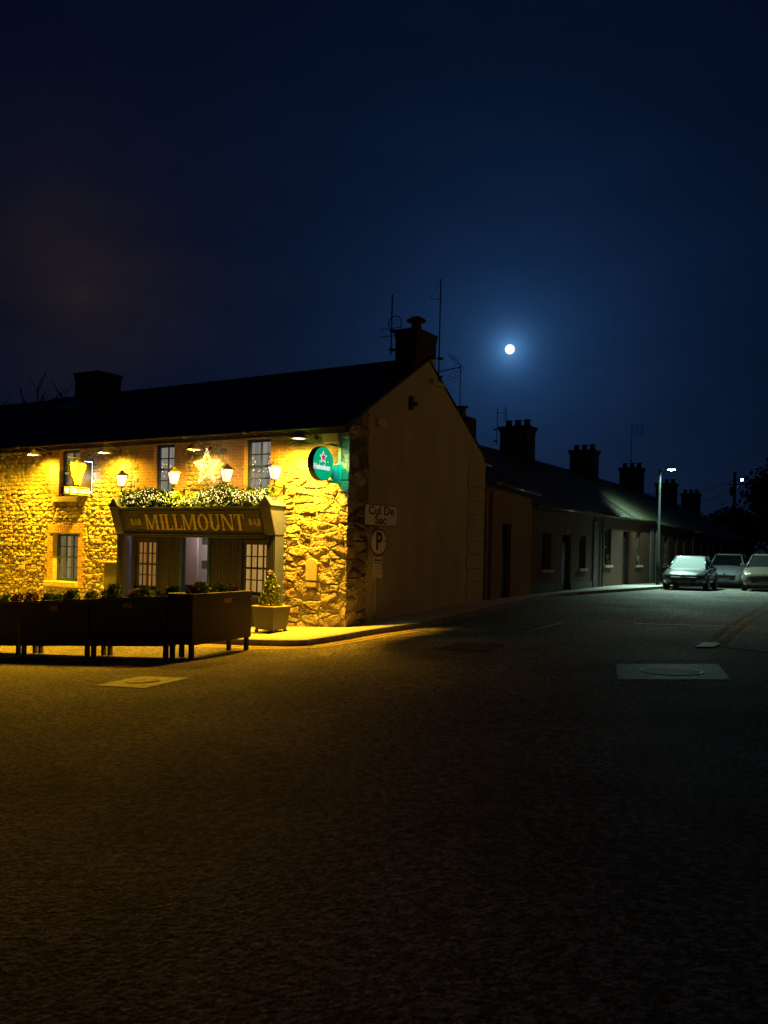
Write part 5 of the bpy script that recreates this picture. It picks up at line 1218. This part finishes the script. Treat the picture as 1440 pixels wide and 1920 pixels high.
# ------------------------------------------------------------------ terrace up the side street
def uvr(v, p): return (v.x, v.z)
def house(name, label, t0, t1, e0, e1, r0, r1, wallm, openings, door, roofm='slate_moss', y=0.0, chim=None, plinth=True, pipe=None, chlab=None, sillm='sill'):
    base = g(*(fb(t0, 0).xy))
    H = thing(name, label, 'house', ((t0 + t1) / 2, y, base), FB, 'terraced houses up the side street')
    hs = [o_[:4] for o_ in openings] + ([door] if door else [])
    mb = MB(FB); zl_ = min(e0, e1) - .02
    holes_wall(mb, t0 + .003, t1 - .003, -1.4, zl_, y, y + .3, hs)
    top = [(t0 + .003, y, zl_), (t1 - .003, y, zl_), (t1 - .003, y, e1 + .0), (t0 + .003, y, e0 + .0)]
    if abs(e0 - e1) > .01: mb.prism([(a, b, c) for a, b, c in top], (0, .3, 0))
    mb.box(t0 + .003, t1 - .003, 6.9, 7.1, -1.4, zl_)
    for xx in (t0 + .003, t1 - .203):
        ee, rr2 = (e0, r0) if xx < (t0 + t1) / 2 else (e1, r1)
        mb.prism([(xx, y + .3005, -1.4), (xx, 6.899, -1.4), (xx, 6.899, ee - .05), (xx, 3.5, rr2 - .09), (xx, y + .3005, ee - .02)], (.2, 0, 0))
    mb.build('wall', wallm, H)
    gable_roof('roof', FB, t0, t1, y - .22, e0 - .03, e1 - .03, 3.5, r0, r1, 7.25, roofm, H, .09)
    mb = MB(FB); mb.tube([(t0 + .02, y - .27, e0 - .05), (t1 - .02, y - .27, e1 - .05)], .055, 8)
    mb.build('gutter', 'gutter', H, smooth=True)
    if plinth:
        mb = MB(FB); xs = [t0 + .01] + ([door[0], door[1]] if door else []) + [t1 - .01]
        for a, b in zip(xs[::2], xs[1::2]): mb.box(a, b, y - .03, y - .001, -1.2, .52)
        mb.build('plinth', 'plinth', H)
    for o_ in openings:
        w = window(FB, (o_[0] + .01, o_[1] - .01, o_[2] + .01, o_[3] - .01), y + .16, 2, 2, H, 'plinth', 'cur_night', 1, .06, .03)
        mb = MB(FB); mb.box(o_[0] - .10, o_[1] + .10, y - .09, y + .155, o_[2] - .10, o_[2]); mb.build('window_sill', sillm, H, bevel=.01)
    if door:
        mb = MB(FB); mb.box(door[0] + .001, door[1] - .001, y + .14, y + .19, door[2], door[3] - .3)
        mb.box(door[0] + .12, door[1] - .12, y + .128, y + .139, door[2] + .25, door[2] + .85); mb.box(door[0] + .12, door[1] - .12, y + .128, y + .139, door[2] + 1.0, door[3] - .45)
        d_ = mb.build('door', 'door_dark', H, bevel=.006)
        mb = MB(FB); mb.box(door[0], door[1], y + .12, y + .2, door[3] - .30, door[3] - .25); mb.box(door[0], door[1], y + .16, y + .17, door[3] - .249, door[3] - .001); sub(mb.build('fanlight', 'glass', H), d_)
        mb = MB(FB); mb.ball(((door[0] + .14), y + .11, door[2] + 1.05), .03, 8); mb.box((door[0] + door[1]) / 2 - .12, (door[0] + door[1]) / 2 + .12, y + .118, y + .127, door[2] + 1.18, door[2] + 1.22); sub(mb.build('door_furniture', 'steel', H), d_)
    if pipe:
        mb = MB(FB); mb.tube([(pipe, y - .2, e0 - .1), (pipe, y - .07, e0 - .35), (pipe, y - .07, .1)], .04, 8); mb.build('downpipe', 'gutter', H)
    if chim:
        mb = MB(FB); cz = r1 + 1.12; stack(mb, chim - .47, chim + .47, 2.78, 4.02, r1 - .9, cz, .08)
        c_ = mb.build('chimney', 'dark_brick', H, bevel=.012)
        for k in range(3): mb = MB(FB); mb.lathe((chim, 2.98 + k * .42, cz), [(.15, 0), (.135, .05), (.13, .24), (.155, .25), (.155, .30)], 12); sub(mb.build('chimney_pot', 'dark_brick', H, smooth=True), c_)
        mb = MB(FB); mb.box(chim - .55, chim + .55, 2.72, 2.77, r1 - .62, r1 - .5); sub(mb.build('lead_flashing', 'steel', H), c_)
    return H
M['cur_night'] = mat('drawn_night_curtain', (.02, .018, .02), .9, .3, 5)
M['door_dark'] = mat('dark_door_paint', (.018, .02, .028), .35, .1, 4)
h2 = house('terraced_house', 'low rendered house joined to the pub gable with one dark door', 7.42, 11.10, 3.74, 3.62, 5.90, 5.88, 'render2', [], (8.62, 9.35, .12, 2.50), 'slate', -.10, None, False, 7.62)
h3 = house('terraced_house', 'pebbledashed cottage with a door between two narrow windows and a grey plinth', 11.12, 18.05, 3.26, 3.28, 5.86, 5.84, 'pebble', [(12.35, 13.25, 1.0, 2.30), (16.35, 17.15, 1.02, 2.30)], (14.42, 15.38, .15, 2.30), 'slate_moss', 0, 18.05)
h4 = house('terraced_house', 'red brick cottage with plants on its two window sills, left of the lamp post', 18.07, 27.10, 3.28, 3.30, 5.84, 5.80, 'red_brick', [(19.62, 20.55, 1.14, 2.70), (24.55, 25.45, 1.12, 2.72)], (22.35, 23.35, .10, 2.68), 'slate_moss', 0, 26.9, False, 19.15)
h5 = house('terraced_house', 'dark brick cottage with its eaves right behind the lamp post', 27.12, 35.8, 3.30, 3.11, 5.80, 5.72, 'red_brick', [(29.9, 30.9, 1.1, 2.6), (33.9, 34.8, 1.1, 2.6)], (32.0, 32.95, -.1, 2.6), 'slate_moss', 0, 35.8, False, 28.0)
h6 = house('terraced_house', 'dark brick cottage behind the first parked car', 35.82, 44.5, 3.11, 2.98, 5.72, 5.45, 'red_brick', [(38.5, 39.4, 1.0, 2.4), (42.3, 43.2, 1.0, 2.4)], (40.4, 41.3, -.2, 2.4), 'slate_moss', 0, 44.5, False, 36.6)
h7 = house('terraced_house', 'end cottage of the row whose roof verge slopes down to the right', 44.52, 52.9, 2.98, 2.84, 5.45, 5.28, 'red_brick', [(46.9, 47.8, .9, 2.3), (50.6, 51.5, .9, 2.3)], (48.8, 49.7, -.3, 2.3), 'slate_moss', 0, 52.2, False, 45.2)
mb = MB(FB); mb.prism([(52.85, -.3, 2.86), (53.02, -.3, 2.86), (53.02, 3.5, 5.34), (52.85, 3.5, 5.34)], (0, -.02, .10)); mb.build('verge', 'concrete', h7)
# dark grey strip on the wall face between cottages
for tt, lab in ((18.3, 0), (27.3, 1)):
    mb = MB(FB); mb.box(tt - .28, tt + .22, -.06, -.005, 0.05, 2.95); mb.build('party_strip', 'plinth', h4 if lab == 0 else h5)
# oval plaque, sill plants
mb = MB(FB); a, b = B(1064, 996); mb.lathe((a, -.03, b), [(.14, 0), (.14, .03)], 20, axis='Y'); mb.build('wall_plaque', 'steel', h3)
for (tt, lab) in ((20.1, 'left'), (25.0, 'right')):
    t = thing('potted_plant', 'small spiky plant in a pot on the %s window sill of the red brick cottage' % lab, 'plant', (tt, -.0, 1.14), FB, 'pots on the brick cottage sills')
    mb = MB(FB); mb.lathe((tt, .02, 1.12 if lab == 'right' else 1.14), [(.07, 0), (.10, .17), (.11, .17), (.11, .20)], 12); mb.build('pot', 'plinth', t)
    mb = MB(FB)
    for k in range(9): a = random.uniform(0, 6.28); mb.tube([(tt, .02, 1.33), (tt + .05 * math.cos(a), .02 + .05 * math.sin(a), 1.50), (tt + .12 * math.cos(a), .02 + .10 * math.sin(a), 1.62 + random.uniform(-.06, .06))], [.016, .012, .002], 4)
    mb.build('leaves', 'spiky', t) if 'spiky' in M else mb.build('leaves', 'leaf2', t)
# skylight on the first low roof
mb = MB(FB); sl2 = (5.9 - 3.7) / 3.7; f_ = lambda x, y, d: (x, y, 3.71 + (y + .22) * .588 + d)
mb.prism([f_(9.0, .9, .05), f_(9.9, .9, .05), f_(9.9, 1.9, .05), f_(9.0, 1.9, .05)], (0, -.03, .06)); sk = mb.build('skylight_frame', 'gutter', h2)
mb = MB(FB); mb.prism([f_(9.06, .96, .115), f_(9.84, .96, .115), f_(9.84, 1.84, .115), f_(9.06, 1.84, .115)], (0, -.002, .006)); sub(mb.build('skylight_glass', 'glass', h2), sk)

# ------------------------------------------------------------------ street lamp
lx = ray(1233, 1098); LY = 39.6; Lp = Vector((lx.x * LY, LY, 0)); Lp.z = g(Lp.x, Lp.y) + .1
rt = ray(1235.5, 880); ztop = CZ + rt.z * LY
lamp = thing('street_lamp', 'tall grey street lamp with a lit cool white head', 'street lamp', (Lp.x, Lp.y, Lp.z), FW)
mb = MB(); mb.tube([(Lp.x, Lp.y, Lp.z - .05), (Lp.x, Lp.y, Lp.z + 1.3), (Lp.x, Lp.y, Lp.z + 1.32), (Lp.x, Lp.y, ztop)], [.085, .085, .052, .045], 12); mb.build('post', 'post_paint', lamp, smooth=True)
hd = Vector((Lp.x + .26, Lp.y - .10, ztop + .02))
mb = MB(); mb.tube([(Lp.x, Lp.y, ztop - .04), (Lp.x + .04, Lp.y - .01, ztop + .01), hd], .028, 8); mb.build('arm', 'steel', lamp)
Fh = Matrix.Translation(hd) @ Matrix.Rotation(math.atan2(-.1, .26), 4, 'Z')
mb = MB(Fh); mb.hexa([(-.05, -.08, -.03), (.40, -.11, -.03), (.40, .11, -.03), (-.05, .08, -.03)], [(-.05, -.05, .05), (.36, -.08, .04), (.36, .08, .04), (-.05, .05, .05)]); mb.build('lamp_head', 'steel', lamp, bevel=.01)
mb = MB(Fh); mb.box(.04, .38, -.09, .09, -.045, -.031); mb.ball((.2, 0, -.05), .055, 10); mb.build('led_panel', 'led_head', lamp)
add_light('street_lamp_light', 'SPOT', Fh @ Vector((.22, 0, -.14)), 4600, (.60, 1.0, .80), target=Fh @ Vector((3.0, -2.9, -5)), parent=lamp, radius=.12, spot_size=R(120), spot_blend=1.0)
add_light('street_lamp_spill', 'SPOT', Fh @ Vector((.12, 0, -.14)), 640, (.60, 1.0, .78), target=Fh @ Vector((.6, 1.6, -5)), parent=lamp, radius=.12, spot_size=R(158), spot_blend=.5)

# distant lamp and electric pole
PY = 70; q = ray(1378, 885) * PY
pole = thing('electricity_pole', 'dark wooden pole carrying overhead wires beyond the end cottage', 'utility pole', (q.x, PY, g(q.x, PY)), FW)
mb = MB(); mb.tube([(q.x, PY, g(q.x, PY) - .2), (q.x, PY, CZ + q.z)], [.16, .11], 8); mb.build('post', 'bark', pole)
mb = MB(); mb.tube([(q.x - .5, PY, CZ + q.z - 1.0), (q.x + .5, PY, CZ + q.z - 1.0)], .05, 6); mb.box(q.x - .35, q.x + .05, PY - .2, PY + .1, CZ + q.z - 1.9, CZ + q.z - 1.2); mb.build('crossarm', 'bark', pole)
def wire(a, b, sag, lab):
    mb = MB(); a, b = Vector(a), Vector(b); mb.tube([a.lerp(b, k / 16) - Vector((0, 0, sag * 4 * (k / 16) * (1 - k / 16))) for k in range(17)], .016, 4); tag(mb.build('overhead_wire', 'black_iron'), lab, 'wire', 'overhead wires')
q2 = ray(1206, 925) * 49; wire((q.x, PY, CZ + q.z - .6), (q2.x, 49, CZ + q2.z), .5, 'upper overhead wire from the wooden pole to the third chimney')
q2 = ray(1215, 945) * 50; wire((q.x, PY, CZ + q.z - 1.3), (q2.x, 50, CZ + q2.z), .5, 'lower overhead wire from the wooden pole to the cottages')
q3 = ray(1440, 896) * PY; wire((q.x, PY, CZ + q.z - .6), (q3.x, PY, CZ + q3.z), .1, 'overhead wire running right from the wooden pole out of the picture')
q = ray(1391.5, 900) * 105
dl = thing('street_lamp', 'far small street lamp glinting beside the wooden pole', 'street lamp', (q.x, 105, g(q.x, 105)), FW)
mb = MB(); mb.tube([(q.x - 1, 105, g(q.x, 105)), (q.x - 1, 105, CZ + q.z - .1), (q.x, 105, CZ + q.z)], .08, 6); mb.build('post', 'steel', dl)
mb = MB(); mb.ball((q.x, 105, CZ + q.z), .17, 8); mb.build('led_panel', 'led_head', dl)
mb = MB(); mb.tube([(q.x - 1, 105, CZ + q.z - .8), (q.x - .2, 105, CZ + q.z - 1.0)], .04, 6); mb.build('bracket', 'steel', dl)

# ------------------------------------------------------------------ aerials
def aerial(name, label, F, x, y, z0, z1, kind, off=(0, 0)):
    t = thing(name, label, 'aerial', (x, y, z0), F, 'television aerials on the chimneys')
    mb = MB(F); mb.tube([(x, y, z0), (x, y, z1)], .018, 6); mb.build('mast', 'black_iron', t)
    mb = MB(F)
    if kind == 'yagi':     # boom pointing towards the left, crossed elements and a mesh reflector
        zb = z1 - .12; mb.tube([(x, y, zb), (x, y + 1.15, zb - .12)], .016, 5)
        for k in range(11): yy = y + .30 + k * .08; zz = zb - .12 * (yy - y) / 1.15; l_ = .17; mb.tube([(x - l_, yy, zz), (x + l_, yy, zz)], .006, 4)
        for s_ in (-1, 1):
            for k in range(5):
                zz = zb + s_ * (.06 + .10 * k); yy = y + .04 + .08 * k; mb.tube([(x - .3, yy, zz), (x + .3, yy, zz)], .006, 4)
            for xx in (-.3, 0, .3): mb.tube([(x + xx, y + .02, zb), (x + xx, y + .40, zb + s_ * .48)], .006, 4)
    elif kind == 'panel':
        for k in range(6): mb.tube([(x - .0, y - .5, z1 - .05 - k * .09), (x, y - .5 + .25, z1 - .05 - k * .09)], .008, 4)
        mb.tube([(x, y - .38, z1 + .1), (x, y - .38, z1 - .55)], .012, 5); mb.tube([(x, y, z1 - .2), (x, y - .38, z1 - .2)], .012, 5)
    elif kind == 'loop':
        mb.tube([(x - .35, y, z1 - .9), (x + .35, y, z1 - .9)], .01, 4); mb.tube([(x - .35, y, z1 - 1.1), (x + .35, y, z1 - 1.1)], .01, 4)
        for k in range(8): a = k * .5 - .6; mb.tube([(x + .1 + .2 * math.cos(a), y, z1 - .8 + .22 * math.sin(a)), (x + .1 + .2 * math.cos(a + .5), y, z1 - .8 + .22 * math.sin(a + .5))], .014, 5)
    elif kind == 'plain':
        mb.tube([(x - .30, y, z1 - .5), (x + .05, y, z1 - .56)], .008, 4); mb.tube([(x - .30, y, z1 - .5), (x - .02, y, z1 - .1)], .006, 4)
    elif kind == 'comb':
        for k in range(5): mb.tube([(x, y - .75, z1 - .05 - .14 * k), (x, y + .05, z1 - .02 - .14 * k)], .010, 4)
        mb.tube([(x, y - .62, z1), (x, y - .62, z1 - .7)], .012, 4); mb.tube([(x, y - .32, z1), (x, y - .32, z1 - .6)], .010, 4)
    mb.build('antenna_elements', 'black_iron', t)
    for zc in (.12, .62): mb = MB(F); mb.box(x - .06, x + .06, y - .02, y + .14, z0 + zc, z0 + zc + .05); mb.build('clamp', 'black_iron', t)
    return t
aerial('chimney_aerial', 'tall aerial mast on the left of the pub gable chimney', FA, -.74, 3.0, 6.75, 8.35, 'loop')
aerial('chimney_aerial', 'tall thin mast on the right of the pub gable chimney', FA, .02, 4.28, 6.2, 9.0, 'plain')
aerial('chimney_aerial', 'comb shaped aerial on a long pole right of the pub gable', FB, 11.2, 2.78, 4.6, 8.3, 'yagi')
aerial('chimney_aerial', 'small aerial on the nearest terrace chimney', FB, 17.55, 4.15, 6.2, 7.75, 'panel')
aerial('chimney_aerial', 'wide aerial on a tall mast at the third terrace chimney', FB, 35.6, 3.4, 6.6, 9.4, 'comb')
# rear chimney peeping over the gable slope
t = thing('rear_chimney', 'little chimney with a flat cowl peeping over the right gable slope', 'chimney', (-4.5, 8.6, 4.2), FA)
bx = FB @ Vector((0, 0, 0))
rp = ray(869, 800) * 31; pp_ = FB.inverted() @ Vector((rp.x, 31, 0)); zz = CZ + ray(869, 783).z * 31
mb = MB(FB); mb.box(pp_.x - .25, pp_.x + .45, pp_.y - .3, pp_.y + .3, 4.2, zz); mb.build('stack', 'dark_brick', t, bevel=.02)
mb = MB(FB); mb.lathe((pp_.x - .1, pp_.y, zz), [(.13, 0), (.12, .3), (.22, .34), (.22, .38)], 12); mb.build('cowl', 'gutter', t)

# ------------------------------------------------------------------ trees
def tree(label, x, y, h, r, leafy, cat='tree', name='tree', seed=1, lm='tree_leaf'):
    random.seed(seed); gz = g(x, y); t = thing(name, label, cat, (x, y, gz), FW)
    mb = MB(); tips = []
    def branch(p, d, l, rad, lv):
        pts = [p]; q = p
        for k in range(4): d = (d + Vector((random.gauss(0, .16), random.gauss(0, .16), random.gauss(.06, .1)))).normalized(); q = q + d * l / 4; pts.append(q)
        mb.tube(pts, [rad * (1 - .13 * k) for k in range(5)], 6 if lv < 2 else 4)
        if lv < 4:
            for k in range(random.randint(2, 4)):
                a = random.uniform(0, 6.28); nd = (d + Vector((math.cos(a), math.sin(a), random.uniform(-.1, .5))) * random.uniform(.5, .9)).normalized(); branch(pts[random.choice((2, 3, 4))], nd, l * random.uniform(.55, .75), rad * .5, lv + 1)
        tips.append(q)
    branch(Vector((x, y, gz - .1)), Vector((0, 0, 1)), h * .42, h * .03, 0)
    mb.build('trunk', 'bark', t)
    if leafy:
        lb = MB(); pts = []
        for tp_ in tips:
            for _ in range(leafy): pts.append(tp_ + Vector((random.gauss(0, r * .16), random.gauss(0, r * .16), random.gauss(0, r * .13))))
        leaves(lb, pts, .42, 0, 1.3); lb.build('crown', lm, t)
    return t
def at(px, Y): r = ray(px, 1000); return r.x * Y
tree('dark leafy tree right of the wooden pole at the end of the street', at(1398, 88), 88, 11.5, 5, 60, seed=4)
tree('dark lower tree left of the wooden pole beyond the row', at(1368, 84), 84, 8.0, 3.5, 60, seed=9)
tree('dark tree beyond the right edge of the street', at(1450, 80), 80, 10.5, 5, 60, seed=14)
tree('bare tree behind the pub roof at the far left', at(45, 42), 42, 13.5, 4, 0, seed=22)
tree('bare twiggy tree showing over the pub ridge left of the brick chimney', at(95, 46), 46, 13.2, 4, 0, seed=31)

# ------------------------------------------------------------------ moon
MD = 4000.0; mr = MD * 8.8 / FPX
mb = MB(); c = Vector((0, 0, CZ)) + MOON_DIR * MD; mb.ball(c, mr, 32)
M['moon'] = emis('moon_surface', (1.0, .97, 1.0), 1.25, False)
tag(mb.build('moon', 'moon', smooth=True), 'full white moon in a blue halo above the terrace roofs', 'moon')

# ------------------------------------------------------------------ cars
M['car_dark'] = mat('graphite_car_paint', (.055, .06, .075), .32, .04, 3, coat=.8)
M['car_white'] = mat('white_car_paint', (.40, .43, .46), .35, .03, 3, coat=.8)
M['car_grey'] = mat('bronze_car_paint', (.10, .08, .06), .35, .03, 3, coat=.8)
M['frost'] = mat('frosted_windscreen', (.06, .08, .09), .75, .12, 3, .1, 60)
M['tyre'] = mat('tyre_rubber', (.012, .012, .012), .85, .2, 10)
M['rim'] = mat('alloy_rim', (.25, .25, .26), .3, .1, 10, metal=.8)
M['headlamp'] = mat('headlamp_lens', (.10, .11, .12), .12, .1, 4, coat=1.0)
M['amber'] = emis('amber_glint', (1.0, .38, .06), .9, False)  # emission paints the glint on an unlit indicator
def car(label, P, dirv, paint, screen, Lc=4.35, Wc=1.82, Hc=1.45, suv=0.0):
    X_ = Vector((dirv.x, dirv.y, 0)).normalized(); Y_ = Vector((-X_.y, X_.x, 0)); gz = g(P.x, P.y)
    Fc = Matrix(((X_.x, Y_.x, 0, P.x), (X_.y, Y_.y, 0, P.y), (0, 0, 1, gz), (0, 0, 0, 1)))    # x from the nose backwards, y to the car's right side as seen from front = left of travel
    t = thing('parked_car', label, 'car', (P.x, P.y, gz), FW, 'cars parked in the street')
    # body: lofted sections (x, half width, z bottom, z shoulder, z top-of-deck)
    S = [(0.0, .60, .34, .50, .56), (.06, .74, .26, .60, .66), (.22, .84, .22, .66, .74), (.55, .90, .20, .74, .83), (1.05, .91, .20, .82, .93), (1.45, .91, .20, .86, .98), (2.2, .91, .20, .90, 1.0), (3.1, .91, .20, .92, 1.02), (3.7, .89, .22, .94, 1.03), (4.05, .84, .26, .92, 1.0), (4.28, .74, .32, .84, .92), (4.35, .60, .42, .74, .80)]
    kx = Lc / 4.35; ky = Wc / 1.82; kz = Hc / 1.45
    mb = MB(Fc); n = 14; rings = []
    for (x, w, zb, zsd, zt_) in S:
        x *= kx; w *= ky; zb *= 1; zsd = zsd * kz + suv; zt_ = zt_ * kz + suv
        half = [(0, zb), (w * .80, zb), (w * .96, zb + .08), (w, zb + (zsd - zb) * .45), (w * .985, zsd - .03), (w * .93, zsd + (zt_ - zsd) * .45), (w * .6, zt_ - .015), (0, zt_)]
        ring = [(y, z) for y, z in half] + [(-y, z) for y, z in half[-2:0:-1]]
        o = len(mb.v); rings.append(o); mb.v += [Vector((x, y, z)) for y, z in ring]
    m_ = len(ring)
    for a, b in zip(rings[:-1], rings[1:]):
        for k in range(m_): mb.f.append((a + k, a + (k + 1) % m_, b + (k + 1) % m_, b + k)); mb.m.append(0)
    mb.f += [tuple(rings[0] + k for k in range(m_))[::-1], tuple(rings[-1] + k for k in range(m_))]; mb.m += [0, 0]
    body = mb.build('body', paint, t, smooth=True)
    # greenhouse: roof, pillars, glass
    zr = Hc + suv; dk = lambda x: np.interp(x / kx, [s[0] for s in S], [s[4] for s in S]) * kz + suv - .02
    xa, xb, xc, xd = 1.05 * kx, 1.85 * kx, 3.15 * kx, 3.95 * kx
    wl, wt = .80 * ky, .58 * ky
    prof_b = [(xa, wl * .93), (xb, wl + .04), (xc, wl + .04), (xd, wl * .86)]
    mb = MB(Fc); mb.hexa([(xb - .03, -wt, zr - .06), (xc + .05, -wt, zr - .07), (xc + .05, wt, zr - .07), (xb - .03, wt, zr - .06)], [(xb + .12, -wt + .06, zr), (xc - .08, -wt + .06, zr - .01), (xc - .08, wt - .06, zr - .01), (xb + .12, wt - .06, zr)]); mb.build('roof', paint, t, bevel=.02)
    mb = MB(Fc)
    for s_ in (-1, 1):
        mb.tube([(xa + .02, s_ * wl * .95, dk(xa) + .0), (xb, s_ * wt, zr - .045)], .034, 8); mb.tube([(xb, s_ * wt, zr - .045), (xc, s_ * wt, zr - .055)], .03, 8); mb.tube([(xc, s_ * wt, zr - .055), (xd, s_ * wl * .86, dk(xd))], .045, 8); mb.tube([((xb + xc) / 2 + .1, s_ * wt, zr - .05), ((xb + xc) / 2 + .15, s_ * (wl + .04), dk(xb))], .03, 6)
    mb.build('pillar', paint, t, smooth=True)
    mb = MB(Fc); mb.prism([(xa, -wl * .93, dk(xa)), (xa, wl * .93, dk(xa)), (xb, wt * .97, zr - .05), (xb, -wt * .97, zr - .05)], (.02, 0, -.01)); mb.build('windscreen', screen, t)
    mb = MB(Fc); mb.prism([(xc, -wt * .97, zr - .06), (xc, wt * .97, zr - .06), (xd, wl * .84, dk(xd)), (xd, -wl * .84, dk(xd))], (-.02, 0, -.01)); mb.build('rear_window', 'glass', t)
    for s_ in (-1, 1):
        mb = MB(Fc); mb.prism([(xa + .03, s_ * wl * .935, dk(xa)), (xb, s_ * wt, zr - .05), (xc, s_ * wt, zr - .06), (xd - .03, s_ * wl * .86, dk(xd)), ((xa + xd) / 2, s_ * (wl + .03), dk(xb))], (0, -s_ * .015, 0)); mb.build('side_window', 'glass', t)
        mb = MB(Fc); mb.hexa([(xa + .18, s_ * (wl + .06), dk(xa) + .02), (xa + .30, s_ * (wl + .06), dk(xa) + .02), (xa + .30, s_ * (wl + .24), dk(xa) + .05), (xa + .18, s_ * (wl + .24), dk(xa) + .05)][::s_], [(xa + .20, s_ * (wl + .06), dk(xa) + .15), (xa + .30, s_ * (wl + .06), dk(xa) + .15), (xa + .30, s_ * (wl + .23), dk(xa) + .15), (xa + .20, s_ * (wl + .23), dk(xa) + .15)][::s_]); mb.tube([(xa + .25, s_ * (wl + .0), dk(xa) + .06), (xa + .25, s_ * (wl + .1), dk(xa) + .08)], .02, 6); mb.build('wing_mirror', paint, t, bevel=.02)
        mb = MB(Fc); zz = .60 * kz + suv; mb.hexa([(.03, s_ * .50 * ky, zz), (.26, s_ * .84 * ky, zz), (.30, s_ * .80 * ky, zz), (.12, s_ * .50 * ky, zz)][::s_], [(.06, s_ * .50 * ky, zz + .07), (.30, s_ * .835 * ky, zz + .12), (.36, s_ * .78 * ky, zz + .12), (.16, s_ * .50 * ky, zz + .08)][::s_]); mb.build('headlight', 'headlamp', t, bevel=.008)
        for wx in (.80 * kx, 3.45 * kx):
            mb = MB(Fc); wr = .325; wy = s_ * (.90 * ky - .10); mb.lathe((wx, wy, wr), [(wr - .03, -.11), (wr, -.08), (wr, .08), (wr - .03, .11)], 24, axis='Y'); wh = mb.build('wheel', 'tyre', t)
            mb = MB(Fc); mb.lathe((wx, wy + s_ * .112, wr), [(.215, -.004), (.20, .004)], 20, axis='Y'); sub(mb.build('rim', 'rim', t), wh)
            ar = MB(Fc); ar.lathe((wx, s_ * .905 * ky, wr + .02), [(wr + .05, -.012), (wr + .045, .006)], 24, axis='Y'); ar.build('wheel_arch', 'sign_black', t)
    mb = MB(Fc); zz = .40 + suv; mb.hexa([(.0, -.48 * ky, zz - .10), (.0, .48 * ky, zz - .10), (.1, .48 * ky, zz - .10), (.1, -.48 * ky, zz - .10)][::-1], [(-.012, -.52 * ky, zz + .16), (-.012, .52 * ky, zz + .16), (.1, .52 * ky, zz + .16), (.1, -.52 * ky, zz + .16)][::-1]); mb.build('grille', 'sign_black', t, bevel=.01)
    mb = MB(Fc); mb.box(-.03, -.013, -.26, .26, zz - .09, zz + .02); mb.build('number_plate', 'plinth', t)
    mb = MB(Fc); mb.lathe((-.02, 0, .585 * kz + suv * .8), [(.045, 0), (.045, .02)], 14, axis='X'); mb.build('badge', 'rim', t)
    mb = MB(Fc); mb.box(.03, .22, -.70 * ky, .70 * ky, .20, .25); mb.build('lower_bumper', 'sign_black', t)
    return t
dc = Vector((.46, .886, 0))
Yc = 36.2; c1 = Vector((ray(1281, 1105).x * Yc, Yc, 0)); car('dark grey saloon with a frosted windscreen parked facing the camera', c1, dc, 'car_dark', 'frost')
Yc = 41.5; c2 = Vector((ray(1357, 1105).x * Yc, Yc, 0)); car('white car with a dark windscreen parked behind the grey saloon', c2, dc, 'car_white', 'glass', 4.4, 1.84, 1.58, .06)
Yc = 36.5; c3 = Vector((ray(1432, 1105).x * Yc, Yc, 0)); t = car('dark bronze car cut off by the right edge with an amber side marker', c3, dc, 'car_grey', 'glass', 4.4, 1.84, 1.55, .05)
mk = MB(); am = ray(1397, 1072) * 36.45; mk.ball((am.x, 36.40, CZ + am.z), .035, 8); mk.build('side_marker', 'amber', t)
for o in bpy.data.objects:
    if o.parent is None and o.type == 'MESH' and 'kind' not in o and 'label' not in o: print('UNTAGGED', o.name)
